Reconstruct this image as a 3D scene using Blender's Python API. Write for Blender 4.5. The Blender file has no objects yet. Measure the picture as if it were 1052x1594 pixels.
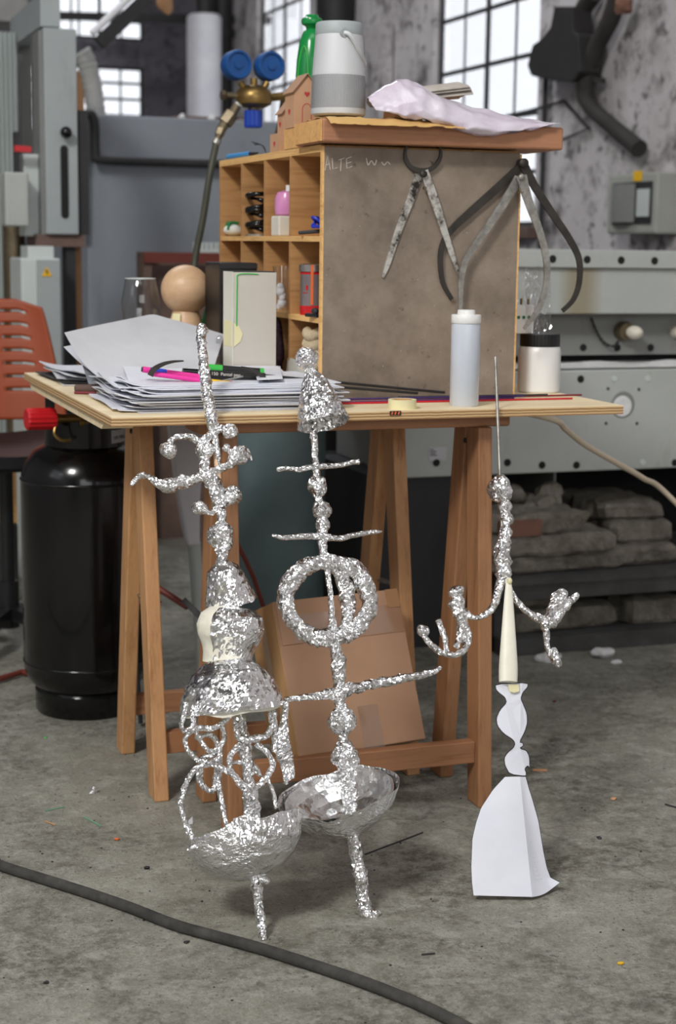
import bpy, bmesh, math, random
from mathutils import Vector, Matrix, noise
random.seed(7)
sc = bpy.context.scene
C = sc.collection
PI = math.pi

# ---------------------------------------------------------------- camera, sky, lights, exposure
FPX, PITCH, YAW, ROLL, CAMH = 2500.0, math.radians(9.49), math.radians(19.69), math.radians(0.765), 1.039
FW = Vector((math.sin(YAW)*math.cos(PITCH), math.cos(YAW)*math.cos(PITCH), -math.sin(PITCH)))
_rt = Vector((math.cos(YAW), -math.sin(YAW), 0)); _up = _rt.cross(FW)
RT = _rt*math.cos(ROLL) + _up*math.sin(ROLL)
UP = -_rt*math.sin(ROLL) + _up*math.cos(ROLL)
CP = Vector((0, 0, CAMH))
cd = bpy.data.cameras.new('camera'); cam = bpy.data.objects.new('camera', cd); C.objects.link(cam)
cam.matrix_world = Matrix(((RT.x, UP.x, -FW.x, 0), (RT.y, UP.y, -FW.y, 0), (RT.z, UP.z, -FW.z, CAMH), (0, 0, 0, 1)))
cd.sensor_fit = 'HORIZONTAL'; cd.sensor_width = 24.0; cd.lens = FPX/1052*24.0
cd.clip_start = 0.05; cd.clip_end = 200
cd.dof.use_dof = True; cd.dof.focus_distance = 2.55; cd.dof.aperture_fstop = 5.0
sc.camera = cam
sc.view_settings.view_transform = 'Standard'; sc.view_settings.look = 'None'
sc.view_settings.gamma = 1.0; sc.view_settings.use_curve_mapping = False
sc.view_settings.exposure = 0.0

world = bpy.data.worlds.new('overcast_sky'); sc.world = world; world.use_nodes = True
wn = world.node_tree.nodes; wl = world.node_tree.links
bgn = wn['Background']; bgn.inputs[0].default_value = (0.93, 0.96, 1.0, 1); bgn.inputs[1].default_value = 1.9

def area(name, loc, target, sx, sy, power, color=(1, 1, 1)):
    d = bpy.data.lights.new(name, 'AREA'); d.shape = 'RECTANGLE'; d.size = sx; d.size_y = sy
    d.energy = power; d.color = color
    o = bpy.data.objects.new(name, d); C.objects.link(o); o.location = loc
    o.rotation_euler = (Vector(target)-Vector(loc)).to_track_quat('-Z', 'Y').to_euler()
    return o
area('skylight_left', (-2.5, -0.5, 4.85), (1.0, 2.9, 0.9), 1.1, 1.1, 270, (1.0, 0.985, 0.95))
area('skylight_front', (0.6, 0.9, 4.85), (0.6, 0.9, 0), 2.4, 1.4, 24, (0.97, 0.985, 1.0))
area('skylight_rear', (0.8, 7.2, 4.85), (0.8, 7.2, 0), 2.4, 1.2, 78, (0.93, 0.95, 1.0))
area('street_window_light', (0.2, -4.3, 2.6), (1.0, 3.0, 0.6), 4.4, 2.0, 62, (1.0, 0.99, 0.97))

# ---------------------------------------------------------------- photo rays -> points in the room
def ray(x, y): return FW + RT*((x-526)/FPX) - UP*((y-797)/FPX)
def AY(x, y, Y): d = ray(x, y); return CP + d*(Y/d.y)
def AX(x, y, X): d = ray(x, y); return CP + d*(X/d.x)
def AZ(x, y, Z): d = ray(x, y); return CP + d*((Z-CAMH)/d.z)
def APL(x, y, p0, n): d = ray(x, y); return CP + d*((p0-CP).dot(n)/d.dot(n))
def mpp(p): return (p-CP).dot(FW)/FPX
V = Vector

# ---------------------------------------------------------------- materials
def lin(c):
    c = c/255.0
    return c/12.92 if c <= 0.04045 else ((c+0.055)/1.055)**2.4
def S(r, g, b, k=1.0): return (min(1, lin(r)*k), min(1, lin(g)*k), min(1, lin(b)*k), 1)
class NT:
    def __init__(s, name):
        s.m = bpy.data.materials.new(name); s.m.use_nodes = True
        s.t = s.m.node_tree; s.n = s.t.nodes; s.b = s.n['Principled BSDF']; s.o = s.n['Material Output']
    def new(s, t, **k):
        n = s.n.new(t)
        for a, v in k.items(): setattr(n, a, v)
        return n
    def link(s, a, b): s.t.links.new(a, b)
    def coord(s, scale=(1, 1, 1), kind='Object'):
        tc = s.new('ShaderNodeTexCoord'); mp = s.new('ShaderNodeMapping'); mp.inputs['Scale'].default_value = scale
        s.link(tc.outputs[kind], mp.inputs[0]); return mp.outputs[0]
    def noise(s, vec, scale, detail=4, rough=0.6, dist=0.0):
        n = s.new('ShaderNodeTexNoise'); n.inputs['Scale'].default_value = scale; n.inputs['Detail'].default_value = detail
        n.inputs['Roughness'].default_value = rough; n.inputs['Distortion'].default_value = dist
        s.link(vec, n.inputs['Vector']); return n.outputs['Fac']
    def ramp(s, fac, stops):
        r = s.new('ShaderNodeValToRGB'); e = r.color_ramp.elements
        while len(e) < len(stops): e.new(0.5)
        for i, (p, c) in enumerate(stops):
            e[i].position = p; e[i].color = c if len(c) == 4 else (*c, 1)
        s.link(fac, r.inputs[0]); return r.outputs[0]
    def mix(s, fac, a, b, mode='MIX'):
        m = s.new('ShaderNodeMix', data_type='RGBA', blend_type=mode)
        for sock, v in ((m.inputs[0], fac), (m.inputs[6], a), (m.inputs[7], b)):
            if isinstance(v, (tuple, float, int)): sock.default_value = v
            else: s.link(v, sock)
        return m.outputs[2]
    def bump(s, h, strength, dist=0.002):
        b = s.new('ShaderNodeBump'); b.inputs['Strength'].default_value = strength; b.inputs['Distance'].default_value = dist
        s.link(h, b.inputs['Height']); s.link(b.outputs[0], s.b.inputs['Normal'])
    def set(s, **k):
        for a, v in k.items():
            i = s.b.inputs[a.replace('_', ' ')]
            if hasattr(v, 'is_output'): s.link(v, i)
            else: i.default_value = v
        return s.m
def plain(name, c, c2=None, scale=12, rough=0.6, metal=0.0, bump=0.0, bscale=80, stretch=(1, 1, 1), bd=0.002, **k):
    t = NT(name)
    if c2 is not None:
        v = t.coord(stretch); f = t.noise(v, scale, 6, 0.65)
        col = t.ramp(f, [(0.32, c), (0.68, c2)]); t.set(Base_Color=col)
    else: t.set(Base_Color=c)
    if bump: t.bump(t.noise(t.coord(stretch), bscale, 5, 0.6), bump, bd)
    return t.set(Roughness=rough, Metallic=metal, **k)
def wood(name, c, c2, axis='z', rough=0.55, scale=9, fine=1.0):
    t = NT(name)
    st = {'x': (0.07, 1, 1), 'y': (1, 0.07, 1), 'z': (1, 1, 0.07)}[axis]
    v = t.coord(st)
    f = t.noise(v, scale*6, 5, 0.62, 0.6); g = t.noise(v, scale*32, 3, 0.6)
    m = t.mix(0.35, f, g)
    col = t.ramp(m, [(0.34, c2), (0.5, c), (0.66, tuple(min(1, x*1.12) for x in c[:3])+(1,))])
    big = t.noise(t.coord(), 5, 3); col = t.mix(t.ramp(big, [(0.5, (0, 0, 0)), (0.75, (0.25, 0.25, 0.25))]), col, c2)
    t.set(Base_Color=col, Roughness=rough); t.bump(m, 0.25*fine, 0.001); return t.m
def foil(name, k1=0.80, s1=290, k2=0.46, s2=110, rough=0.23, col=(0.96, 0.96, 0.965, 1), stretch=(1, 1, 1)):
    t = NT(name)
    v = t.coord(stretch)
    nz = t.new('ShaderNodeTexNoise'); nz.inputs['Scale'].default_value = 60; nz.inputs['Detail'].default_value = 2
    t.link(v, nz.inputs['Vector'])
    ad = t.new('ShaderNodeVectorMath', operation='MULTIPLY_ADD'); t.link(nz.outputs['Color'], ad.inputs[0])
    ad.inputs[1].default_value = (0.012, 0.012, 0.012); t.link(v, ad.inputs[2])
    geo = t.new('ShaderNodeNewGeometry'); cur = geo.outputs['Normal']
    for k, s in ((k1, s1), (k2, s2)):
        vo = t.new('ShaderNodeTexVoronoi'); vo.inputs['Scale'].default_value = s; t.link(ad.outputs[0], vo.inputs['Vector'])
        sb = t.new('ShaderNodeVectorMath', operation='SUBTRACT'); t.link(vo.outputs['Color'], sb.inputs[0]); sb.inputs[1].default_value = (0.5, 0.5, 0.5)
        ma = t.new('ShaderNodeVectorMath', operation='MULTIPLY_ADD'); t.link(sb.outputs[0], ma.inputs[0]); ma.inputs[1].default_value = (k, k, k)
        t.link(cur, ma.inputs[2]); cur = ma.outputs[0]
    no = t.new('ShaderNodeVectorMath', operation='NORMALIZE'); t.link(cur, no.inputs[0])
    t.link(no.outputs[0], t.b.inputs['Normal'])
    return t.set(Base_Color=col, Metallic=1.0, Roughness=rough)
def glassy(name, col=(1, 1, 1, 1), rough=0.02, mixt=0.8, ior=1.45):
    # thin clear film / glass: transparent with a glossy coat
    t = NT(name); g = t.new('ShaderNodeBsdfGlossy'); g.inputs['Roughness'].default_value = rough
    tr = t.new('ShaderNodeBsdfTransparent'); tr.inputs[0].default_value = col
    fr = t.new('ShaderNodeFresnel'); ge = t.new('ShaderNodeNewGeometry')
    im = t.new('ShaderNodeMath', operation='MULTIPLY_ADD'); t.link(ge.outputs['Backfacing'], im.inputs[0]); im.inputs[1].default_value = 1/ior-ior; im.inputs[2].default_value = ior; t.link(im.outputs[0], fr.inputs[0])
    mth = t.new('ShaderNodeMath', operation='ADD'); t.link(fr.outputs[0], mth.inputs[0]); mth.inputs[1].default_value = 1-mixt; mth.use_clamp = True
    mx = t.new('ShaderNodeMixShader'); t.link(mth.outputs[0], mx.inputs[0]); t.link(tr.outputs[0], mx.inputs[1]); t.link(g.outputs[0], mx.inputs[2])
    t.link(mx.outputs[0], t.o.inputs[0]); return t.m

M = {}
M['foil'] = foil('crumpled_foil')
M['foil_fine'] = foil('tight_foil', 0.80, 340, 0.48, 150, 0.24)
M['foil_sheet'] = foil('foil_sheet', 0.46, 210, 0.46, 80, 0.2)
def _smoothfoil():
    t = NT('smooth_foil'); v = t.coord(); a = t.noise(v, 16, 4, 0.6, 1.2); b = t.noise(v, 75, 3, 0.6, 0.8)
    r = t.new('ShaderNodeMath', operation='ABSOLUTE'); s_ = t.new('ShaderNodeMath', operation='SUBTRACT'); t.link(a, s_.inputs[0]); s_.inputs[1].default_value = 0.5; t.link(s_.outputs[0], r.inputs[0])
    t.bump(t.mix(0.3, r.outputs[0], b), 0.8, 0.02); return t.set(Base_Color=(0.96, 0.96, 0.965, 1), Metallic=1.0, Roughness=0.22)
M['foil_flat'] = _smoothfoil()
M['foil_crease'] = foil('creased_foil', 0.16, 120, 0.34, 42, 0.22)
M['wax'] = plain('cream_wax', S(240, 237, 222), S(230, 226, 208), 30, 0.45, bump=0.3, bscale=40)
M['paper'] = plain('white_paper', S(226, 228, 236), S(216, 218, 228), 9, 0.75)
M['paper2'] = plain('grey_white_paper', S(206, 207, 212), S(194, 195, 200), 9, 0.7)
M['paper_inside'] = plain('soft_paper', S(232, 232, 236), None, rough=0.8)
M['ply'] = wood('plywood_face', S(238, 220, 184), S(224, 200, 158), 'x', 0.6, 5)
def _plyedge():
    t = NT('plywood_edge'); v = t.coord()
    w = t.new('ShaderNodeTexWave', wave_type='BANDS', bands_direction='Z'); w.inputs['Scale'].default_value = 62
    w.inputs['Distortion'].default_value = 1.2; w.inputs['Detail'].default_value = 3; t.link(v, w.inputs['Vector'])
    col = t.ramp(w.outputs['Fac'], [(0.25, S(150, 112, 72)), (0.6, S(212, 180, 134))]); return t.set(Base_Color=col, Roughness=0.75)
M['plyedge'] = _plyedge()
M['trestle'] = wood('trestle_wood', S(196, 148, 102), S(168, 118, 74), 'z', 0.5, 7)
M['trestle_red'] = wood('reddish_trestle_wood', S(164, 118, 82), S(138, 95, 62), 'z', 0.5, 7)
M['trestle_x'] = wood('trestle_wood_long', S(162, 114, 80), S(138, 92, 60), 'x', 0.5, 7)
M['plank'] = wood('reddish_plank', S(172, 122, 90), S(150, 100, 70), 'x', 0.6, 6)
M['pine_end'] = wood('pale_end_grain', S(226, 176, 112), S(206, 150, 88), 'x', 0.7, 12)
M['pigeon'] = wood('pigeonhole_wood', S(184, 138, 88), S(156, 110, 64), 'x', 0.6, 5)
M['pigeon_edge'] = wood('raw_board_edge', S(232, 186, 122), S(200, 148, 84), 'y', 0.7, 8)
def _panel():
    t = NT('grimy_hardboard'); v = t.coord()
    a = t.noise(v, 7, 7, 0.7); b = t.noise(v, 40, 6, 0.7)
    col = t.ramp(a, [(0.3, S(108, 96, 85)), (0.55, S(140, 126, 112)), (0.75, S(160, 145, 130))])
    dk = t.ramp(b, [(0.30, (1, 1, 1)), (0.38, (0, 0, 0))]); col = t.mix(dk, col, S(92, 80, 70))
    sp = t.noise(v, 120, 3, 0.6); col = t.mix(t.ramp(sp, [(0.72, (0, 0, 0)), (0.76, (1, 1, 1))]), col, S(176, 164, 150))
    t.set(Base_Color=col, Roughness=0.62); t.bump(b, 0.2, 0.001); return t.m
M['panel'] = _panel()
def _floor():
    t = NT('worn_concrete'); v = t.coord()
    a = t.noise(v, 1.3, 8, 0.7, 0.4); b = t.noise(v, 9, 8, 0.75); c = t.noise(v, 150, 6, 0.7); d = t.noise(v, 260, 3, 0.7)
    col = t.ramp(a, [(0.3, S(138, 136, 124)), (0.52, S(164, 163, 151)), (0.72, S(182, 181, 171))])
    col = t.mix(0.55, col, t.ramp(b, [(0.3, S(126, 124, 113)), (0.55, S(166, 165, 153)), (0.75, S(190, 189, 180))]))
    col = t.mix(t.ramp(c, [(0.42, (0.32, 0.32, 0.32)), (0.62, (0, 0, 0))]), col, S(96, 93, 83))
    pit = None; wn_ = t.new('ShaderNodeTexNoise'); wn_.inputs['Scale'].default_value = 120; wn_.inputs['Detail'].default_value = 3; t.link(v, wn_.inputs['Vector']); wv = t.new('ShaderNodeVectorMath', operation='MULTIPLY_ADD'); t.link(wn_.outputs['Color'], wv.inputs[0]); wv.inputs[1].default_value = (0.012, 0.012, 0.012); t.link(v, wv.inputs[2])
    rough_ = t.ramp(t.noise(v, 2.6, 6, 0.7, 0.5), [(0.40, (0, 0, 0)), (0.60, (1, 1, 1))])
    col = t.mix(t.mix(1.0, rough_, t.ramp(t.noise(v, 34, 7, 0.8), [(0.43, (0.95, 0.95, 0.95)), (0.57, (0, 0, 0))]), 'MULTIPLY'), col, S(92, 89, 76))
    col = t.mix(t.ramp(t.noise(v, 21, 8, 0.8, 0.3), [(0.50, (0, 0, 0)), (0.64, (0.6, 0.6, 0.6))]), col, S(186, 185, 176))
    for sc_, lo, cc in ((170, .82, S(100, 97, 87)), (70, .90, S(92, 89, 79)), (300, .84, S(188, 187, 179)), (420, .66, S(116, 113, 103))):
        pv = t.new('ShaderNodeTexVoronoi'); pv.inputs['Scale'].default_value = sc_; t.link(wv.outputs[0], pv.inputs['Vector'])
        sp = t.new('ShaderNodeSeparateColor'); t.link(pv.outputs['Color'], sp.inputs[0])
        k1 = t.ramp(pv.outputs['Distance'], [(0.28, (1, 1, 1)), (0.42, (0, 0, 0))]); k2 = t.ramp(sp.outputs[0], [(lo, (0, 0, 0)), (lo+.10, (0.6, 0.6, 0.6))])
        kk = t.mix(1.0, k1, k2, 'MULTIPLY'); col = t.mix(kk, col, cc)
        pit = kk if pit is None else pit
    vo = t.new('ShaderNodeTexVoronoi', feature='DISTANCE_TO_EDGE'); vo.inputs['Scale'].default_value = 1.4
    dv = t.new('ShaderNodeVectorMath', operation='MULTIPLY_ADD'); nz = t.new('ShaderNodeTexNoise'); nz.inputs['Scale'].default_value = 5; nz.inputs['Detail'].default_value = 5
    t.link(v, nz.inputs['Vector']); t.link(nz.outputs['Color'], dv.inputs[0]); dv.inputs[1].default_value = (0.35, 0.35, 0.35); t.link(v, dv.inputs[2]); t.link(dv.outputs[0], vo.inputs['Vector'])
    cr = t.ramp(vo.outputs['Distance'], [(0.0, (1, 1, 1)), (0.012, (0, 0, 0))]); col = t.mix(t.mix(t.ramp(a, [(0.45, (0, 0, 0)), (0.6, (0.45, 0.45, 0.45))]), (0, 0, 0, 1), cr), col, S(84, 80, 72))
    t.set(Base_Color=col, Roughness=t.ramp(b, [(0.3, (0.5, 0.5, 0.5)), (0.7, (0.85, 0.85, 0.85))]))
    g = t.noise(v, 55, 8, 0.75); h = t.mix(pit, t.mix(0.5, t.mix(0.4, b, g), c), (0, 0, 0, 1)); t.bump(t.mix(0.5, h, t.mix(1.0, rough_, g, 'MULTIPLY')), 1.0, 0.010); return t.m
M['floor'] = _floor()
def _plaster(name, base, light, dark, amt):
    t = NT(name); v = t.coord()
    a = t.noise(v, 1.2, 8, 0.72); b = t.noise(v, 4.2, 9, 0.72); c = t.noise(v, 13, 5, 0.62)
    col = t.ramp(a, [(0.3, base), (0.65, light)])
    col = t.mix(t.ramp(b, [(0.495, (0, 0, 0)), (0.64, (amt, amt, amt))]), col, dark)
    col = t.mix(t.ramp(c, [(0.57, (0, 0, 0)), (0.63, (amt*0.85,)*3)]), col, dark)
    t.set(Base_Color=col, Roughness=0.9); t.bump(b, 0.5, 0.01); return t.m
M['plaster'] = _plaster('stained_plaster', S(176, 170, 170), S(212, 208, 210), S(70, 64, 62), 0.85)
M['duct_white'] = plain('white_duct_paint', S(238, 238, 243), S(214, 214, 222), 3, 0.5)
M['plaster_dark'] = _plaster('sooty_plaster', S(96, 92, 98), S(126, 122, 130), S(48, 45, 48), 0.7)  # darker plaster tones for the end wall
M['roof'] = plain('dark_roof', S(168, 166, 164), S(140, 138, 136), 3, 0.9)
M['black_iron'] = plain('black_iron', S(30, 30, 32), S(44, 42, 42), 20, 0.6)
M['muntin'] = plain('window_bar', S(52, 52, 54), None, rough=0.6)
def _mach(name, c, c2, stain):
    t = NT(name); v = t.coord(); a = t.noise(v, 2.2, 7, 0.7); b = t.noise(t.coord((1, 1, 0.25)), 9, 6, 0.7)
    col = t.ramp(a, [(0.3, c), (0.7, c2)]); col = t.mix(t.ramp(b, [(0.58, (0, 0, 0)), (0.75, (0.6, 0.6, 0.6))]), col, stain)
    t.set(Base_Color=col, Roughness=0.5); return t.m
M['machine'] = _mach('machine_grey_green', S(186, 190, 186), S(168, 173, 170), S(132, 126, 106))
def _beam():
    t = NT('beam_grey_green'); v = t.coord(); a = t.noise(v, 2.2, 7, 0.7)
    col = t.ramp(a, [(0.3, S(186, 190, 186)), (0.7, S(168, 173, 170))])
    sx = t.new('ShaderNodeSeparateXYZ'); t.link(v, sx.inputs[0])
    d = t.new('ShaderNodeMath', operation='SUBTRACT'); t.link(sx.outputs['X'], d.inputs[0]); d.inputs[1].default_value = AY(903, 450, 3.75).x-2.2
    q = t.new('ShaderNodeMath', operation='MULTIPLY'); t.link(d.outputs[0], q.inputs[0]); t.link(d.outputs[0], q.inputs[1])
    n2 = t.noise(t.coord((1, 1, .15)), 60, 3); w = t.new('ShaderNodeMath', operation='MULTIPLY_ADD'); t.link(n2, w.inputs[0]); w.inputs[1].default_value = -0.0006; t.link(q.outputs[0], w.inputs[2])
    k = t.ramp(w.outputs[0], [(0.0, (0.75, 0.75, 0.75)), (0.0007, (0, 0, 0))])
    t.set(Base_Color=t.mix(k, col, S(142, 128, 96)), Roughness=0.5); return t.m
M['machine_beam'] = _beam()
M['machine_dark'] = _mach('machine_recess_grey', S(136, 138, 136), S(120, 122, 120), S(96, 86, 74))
M['encl'] = _mach('enclosure_blue_grey', S(146, 152, 160), S(132, 138, 147), S(116, 120, 126))
M['encl_light'] = _mach('column_grey', S(168, 175, 176), S(156, 163, 165), S(136, 136, 128))
M['pale'] = plain('pale_grey_enamel', S(206, 212, 210), S(192, 200, 198), 3, 0.4)
M['hole'] = plain('dark_bore', S(20, 20, 20), None, rough=0.8)
M['dark'] = plain('dark_steel', S(46, 46, 48), S(34, 34, 36), 8, 0.6)
M['soot'] = plain('dark_recess_iron', S(40, 39, 38), S(28, 27, 27), 5, 0.9)  # shade of gap and recesses put into the colour; also the black base unit
M['black_gloss'] = plain('black_enamel', S(8, 8, 9), S(13, 13, 14), 6, 0.2, Specular_IOR_Level=0.35, Coat_Weight=0.25, Coat_Roughness=0.06)
M['black_plastic'] = plain('black_plastic', S(24, 24, 26), None, rough=0.4)
M['white_plastic'] = plain('white_plastic', S(236, 236, 234), None, rough=0.35)
M['red_plastic'] = plain('red_plastic', S(196, 24, 34), None, rough=0.35)
M['blue_plastic'] = plain('blue_rubber', S(18, 82, 150), S(14, 68, 130), 20, 0.5)
M['blue_knob'] = plain('blue_knob', S(26, 66, 170), None, rough=0.35)
M['brass'] = plain('brass', S(150, 124, 76), S(122, 98, 56), 30, 0.38, 0.85)
M['brass_dull'] = plain('dull_fitting', S(130, 118, 96), S(104, 94, 76), 30, 0.45, 0.8)
M['steel'] = plain('worn_steel', S(186, 184, 178), S(128, 124, 118), 45, 0.45, 0.7)
def _scraped():
    t = NT('scraped_steel'); v = t.coord(); a = t.noise(v, 45, 5, 0.7); 
    col = t.ramp(a, [(0.45, S(206, 204, 198)), (0.56, S(160, 156, 148)), (0.64, S(52, 48, 44))]); return t.set(Base_Color=col, Metallic=0.55, Roughness=0.5)
M['scraped'] = _scraped()
M['dark_caliper'] = plain('blackened_steel', S(74, 70, 66), S(56, 52, 48), 30, 0.5, 0.5)
M['orange'] = plain('orange_plastic', S(158, 66, 20), S(146, 60, 18), 4, 0.5)
M['cardboard'] = plain('brown_cardboard', S(178, 140, 112), S(168, 130, 102), 6, 0.8)
M['cardboard_side'] = plain('cardboard_side', S(200, 158, 110), S(190, 148, 100), 6, 0.8)
M['cardboard_house'] = plain('house_card', S(204, 160, 126), S(194, 150, 116), 14, 0.8)
M['tape'] = glassy('packing_tape', (0.985, 0.97, 0.95, 1), 0.08, 0.93)
M['film'] = glassy('clear_film', (0.96, 0.96, 0.97, 1), 0.06, 0.86)
M['glass'] = glassy('clear_glass', (0.965, 0.97, 0.97, 1), 0.02, 0.98, 1.5)
M['translucent'] = plain('translucent_plastic', S(204, 210, 220), None, rough=0.3, Subsurface_Weight=0.3, Subsurface_Radius=(0.02, 0.02, 0.02), Alpha=1.0)
M['hose_foam'] = plain('foam_hose', S(76, 74, 70), S(46, 45, 43), 26, 0.92, bump=0.6, bscale=160)
M['hose_dark'] = plain('green_black_hose', S(70, 70, 56), S(58, 58, 46), 20, 0.5)
M['cable'] = plain('beige_cable', S(206, 190, 168), None, rough=0.5)
M['red_rod'] = plain('red_paint', S(112, 48, 38), None, rough=0.5)
M['ballwood'] = wood('turned_wood', S(208, 172, 136), S(192, 154, 118), 'x', 0.42, 3, 0.5)
M['masking'] = plain('masking_tape', S(232, 224, 178), None, rough=0.7)
M['kraft'] = plain('kraft_paper', S(216, 176, 112), S(202, 160, 98), 10, 0.75)
M['pink_bag'] = plain('pale_pink_wrap', S(226, 220, 230), S(208, 192, 210), 14, 0.2, bump=0.5, bscale=50, bd=0.004, Coat_Weight=0.4)
M['mauve'] = plain('mauve_powder', S(182, 152, 172), S(166, 136, 158), 30, 0.6)
M['news'] = plain('newsprint', S(190, 182, 172), S(160, 150, 142), 20, 0.85)
M['grille_dot'] = plain('grille_dot', S(120, 122, 124), None, rough=0.6)
M['speaker'] = plain('silver_grey_plastic', S(206, 208, 210), None, rough=0.4, metal=0.1)
M['green'] = plain('green_plastic', S(22, 136, 66), S(18, 122, 58), 6, 0.22)
M['green_dark'] = plain('green_tube', S(28, 112, 58), None, rough=0.3)
M['pink'] = plain('hot_pink', S(236, 56, 160), None, rough=0.35)
M['green_br'] = plain('bright_green', S(60, 190, 74), None, rough=0.35)
M['yellow'] = plain('yellow_paint', S(232, 186, 40), None, rough=0.4)
M['purple'] = plain('dark_violet', S(60, 40, 104), None, rough=0.45)
M['crimson'] = plain('crimson', S(124, 26, 44), None, rough=0.45)
M['ink'] = plain('pencil_line', S(54, 54, 58), None, rough=0.8)
M['stamp'] = plain('faint_stamp', S(196, 204, 218), None, rough=0.8)
M['chalk'] = plain('chalk', S(214, 206, 196), None, rough=0.9)
M['ceramic'] = plain('pale_stoneware', S(214, 218, 210), None, rough=0.4)
M['pinkbottle'] = plain('pink_plastic', S(222, 150, 196), S(206, 132, 182), 10, 0.25)
M['cream_card'] = plain('cream_card', S(226, 220, 206), S(216, 210, 196), 8, 0.7)
M['white_card'] = plain('white_foam_box', S(228, 226, 214), S(220, 217, 204), 8, 0.7)
M['grey_card'] = plain('off_white_board', S(206, 200, 190), S(196, 190, 180), 6, 0.75)
M['rope'] = plain('sandy_wool', S(206, 190, 160), S(176, 156, 126), 60, 0.95, bump=0.8, bscale=200)
M['mesh'] = plain('plum_net', S(96, 62, 80), S(40, 26, 34), 120, 0.7)
M['frost'] = plain('frosted_sheet', S(206, 204, 194), None, rough=0.4)
M['wool_insul'] = plain('insulation', S(150, 145, 134), S(104, 98, 88), 18, 0.95, bump=1.0, bscale=70, bd=0.01)
M['brick_red'] = plain('terracotta', S(140, 100, 84), S(112, 80, 68), 14, 0.9)
M['pallet'] = plain('grimy_beam', S(84, 84, 84), S(60, 59, 58), 12, 0.85)
M['foam_white'] = plain('white_foam', S(236, 236, 236), S(220, 220, 222), 40, 0.9, bump=0.8, bscale=120, bd=0.004)
M['teal'] = plain('teal_cylinder_paint', S(112, 131, 134), S(96, 114, 118), 5, 0.4)
M['rust'] = plain('rusty_board', S(122, 98, 88), S(98, 80, 74), 9, 0.8)
M['leather'] = plain('dark_sheet_metal', S(44, 42, 42), S(34, 33, 33), 8, 0.7)
M['belt'] = plain('dusty_black_hose', S(40, 38, 37), S(58, 54, 50), 10, 0.8)
M['box_grey'] = plain('switch_box_grey', S(168, 170, 162), S(154, 156, 148), 5, 0.5)
M['flex'] = plain('flexible_duct', S(176, 176, 174), S(150, 150, 148), 20, 0.6)
M['window_glow'] = plain('tube_lamp_white', S(240, 240, 245), None, rough=0.4)  # plain white of the lamp tube, no emission
M['tan_board'] = plain('tan_board', S(170, 128, 90), S(156, 114, 78), 6, 0.7)
M['straw'] = plain('green_straw', S(110, 160, 130), None, rough=0.5)
M['chip'] = wood('wood_chip', S(200, 150, 110), S(180, 130, 90), 'x')
M['red_tin'] = plain('red_tin', S(196, 26, 34), None, rough=0.3)
M['tin'] = plain('tin_silver', S(196, 192, 190), None, rough=0.24, metal=0.9)
M['tin_band'] = plain('tin_print', S(150, 140, 140), S(130, 122, 124), 30, 0.35, 0.5)
M['amber'] = plain('orange_reflection_label', S(226, 110, 60), None, rough=0.35)
M['heart'] = plain('red_print', S(190, 60, 66), None, rough=0.8)
M['yellow_sign'] = plain('yellow_sign', S(236, 186, 30), None, rough=0.5)
M['lightpen'] = plain('light_blue', S(70, 150, 214), None, rough=0.35)
M['duskblue'] = plain('royal_blue', S(36, 60, 190), None, rough=0.4)

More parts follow.
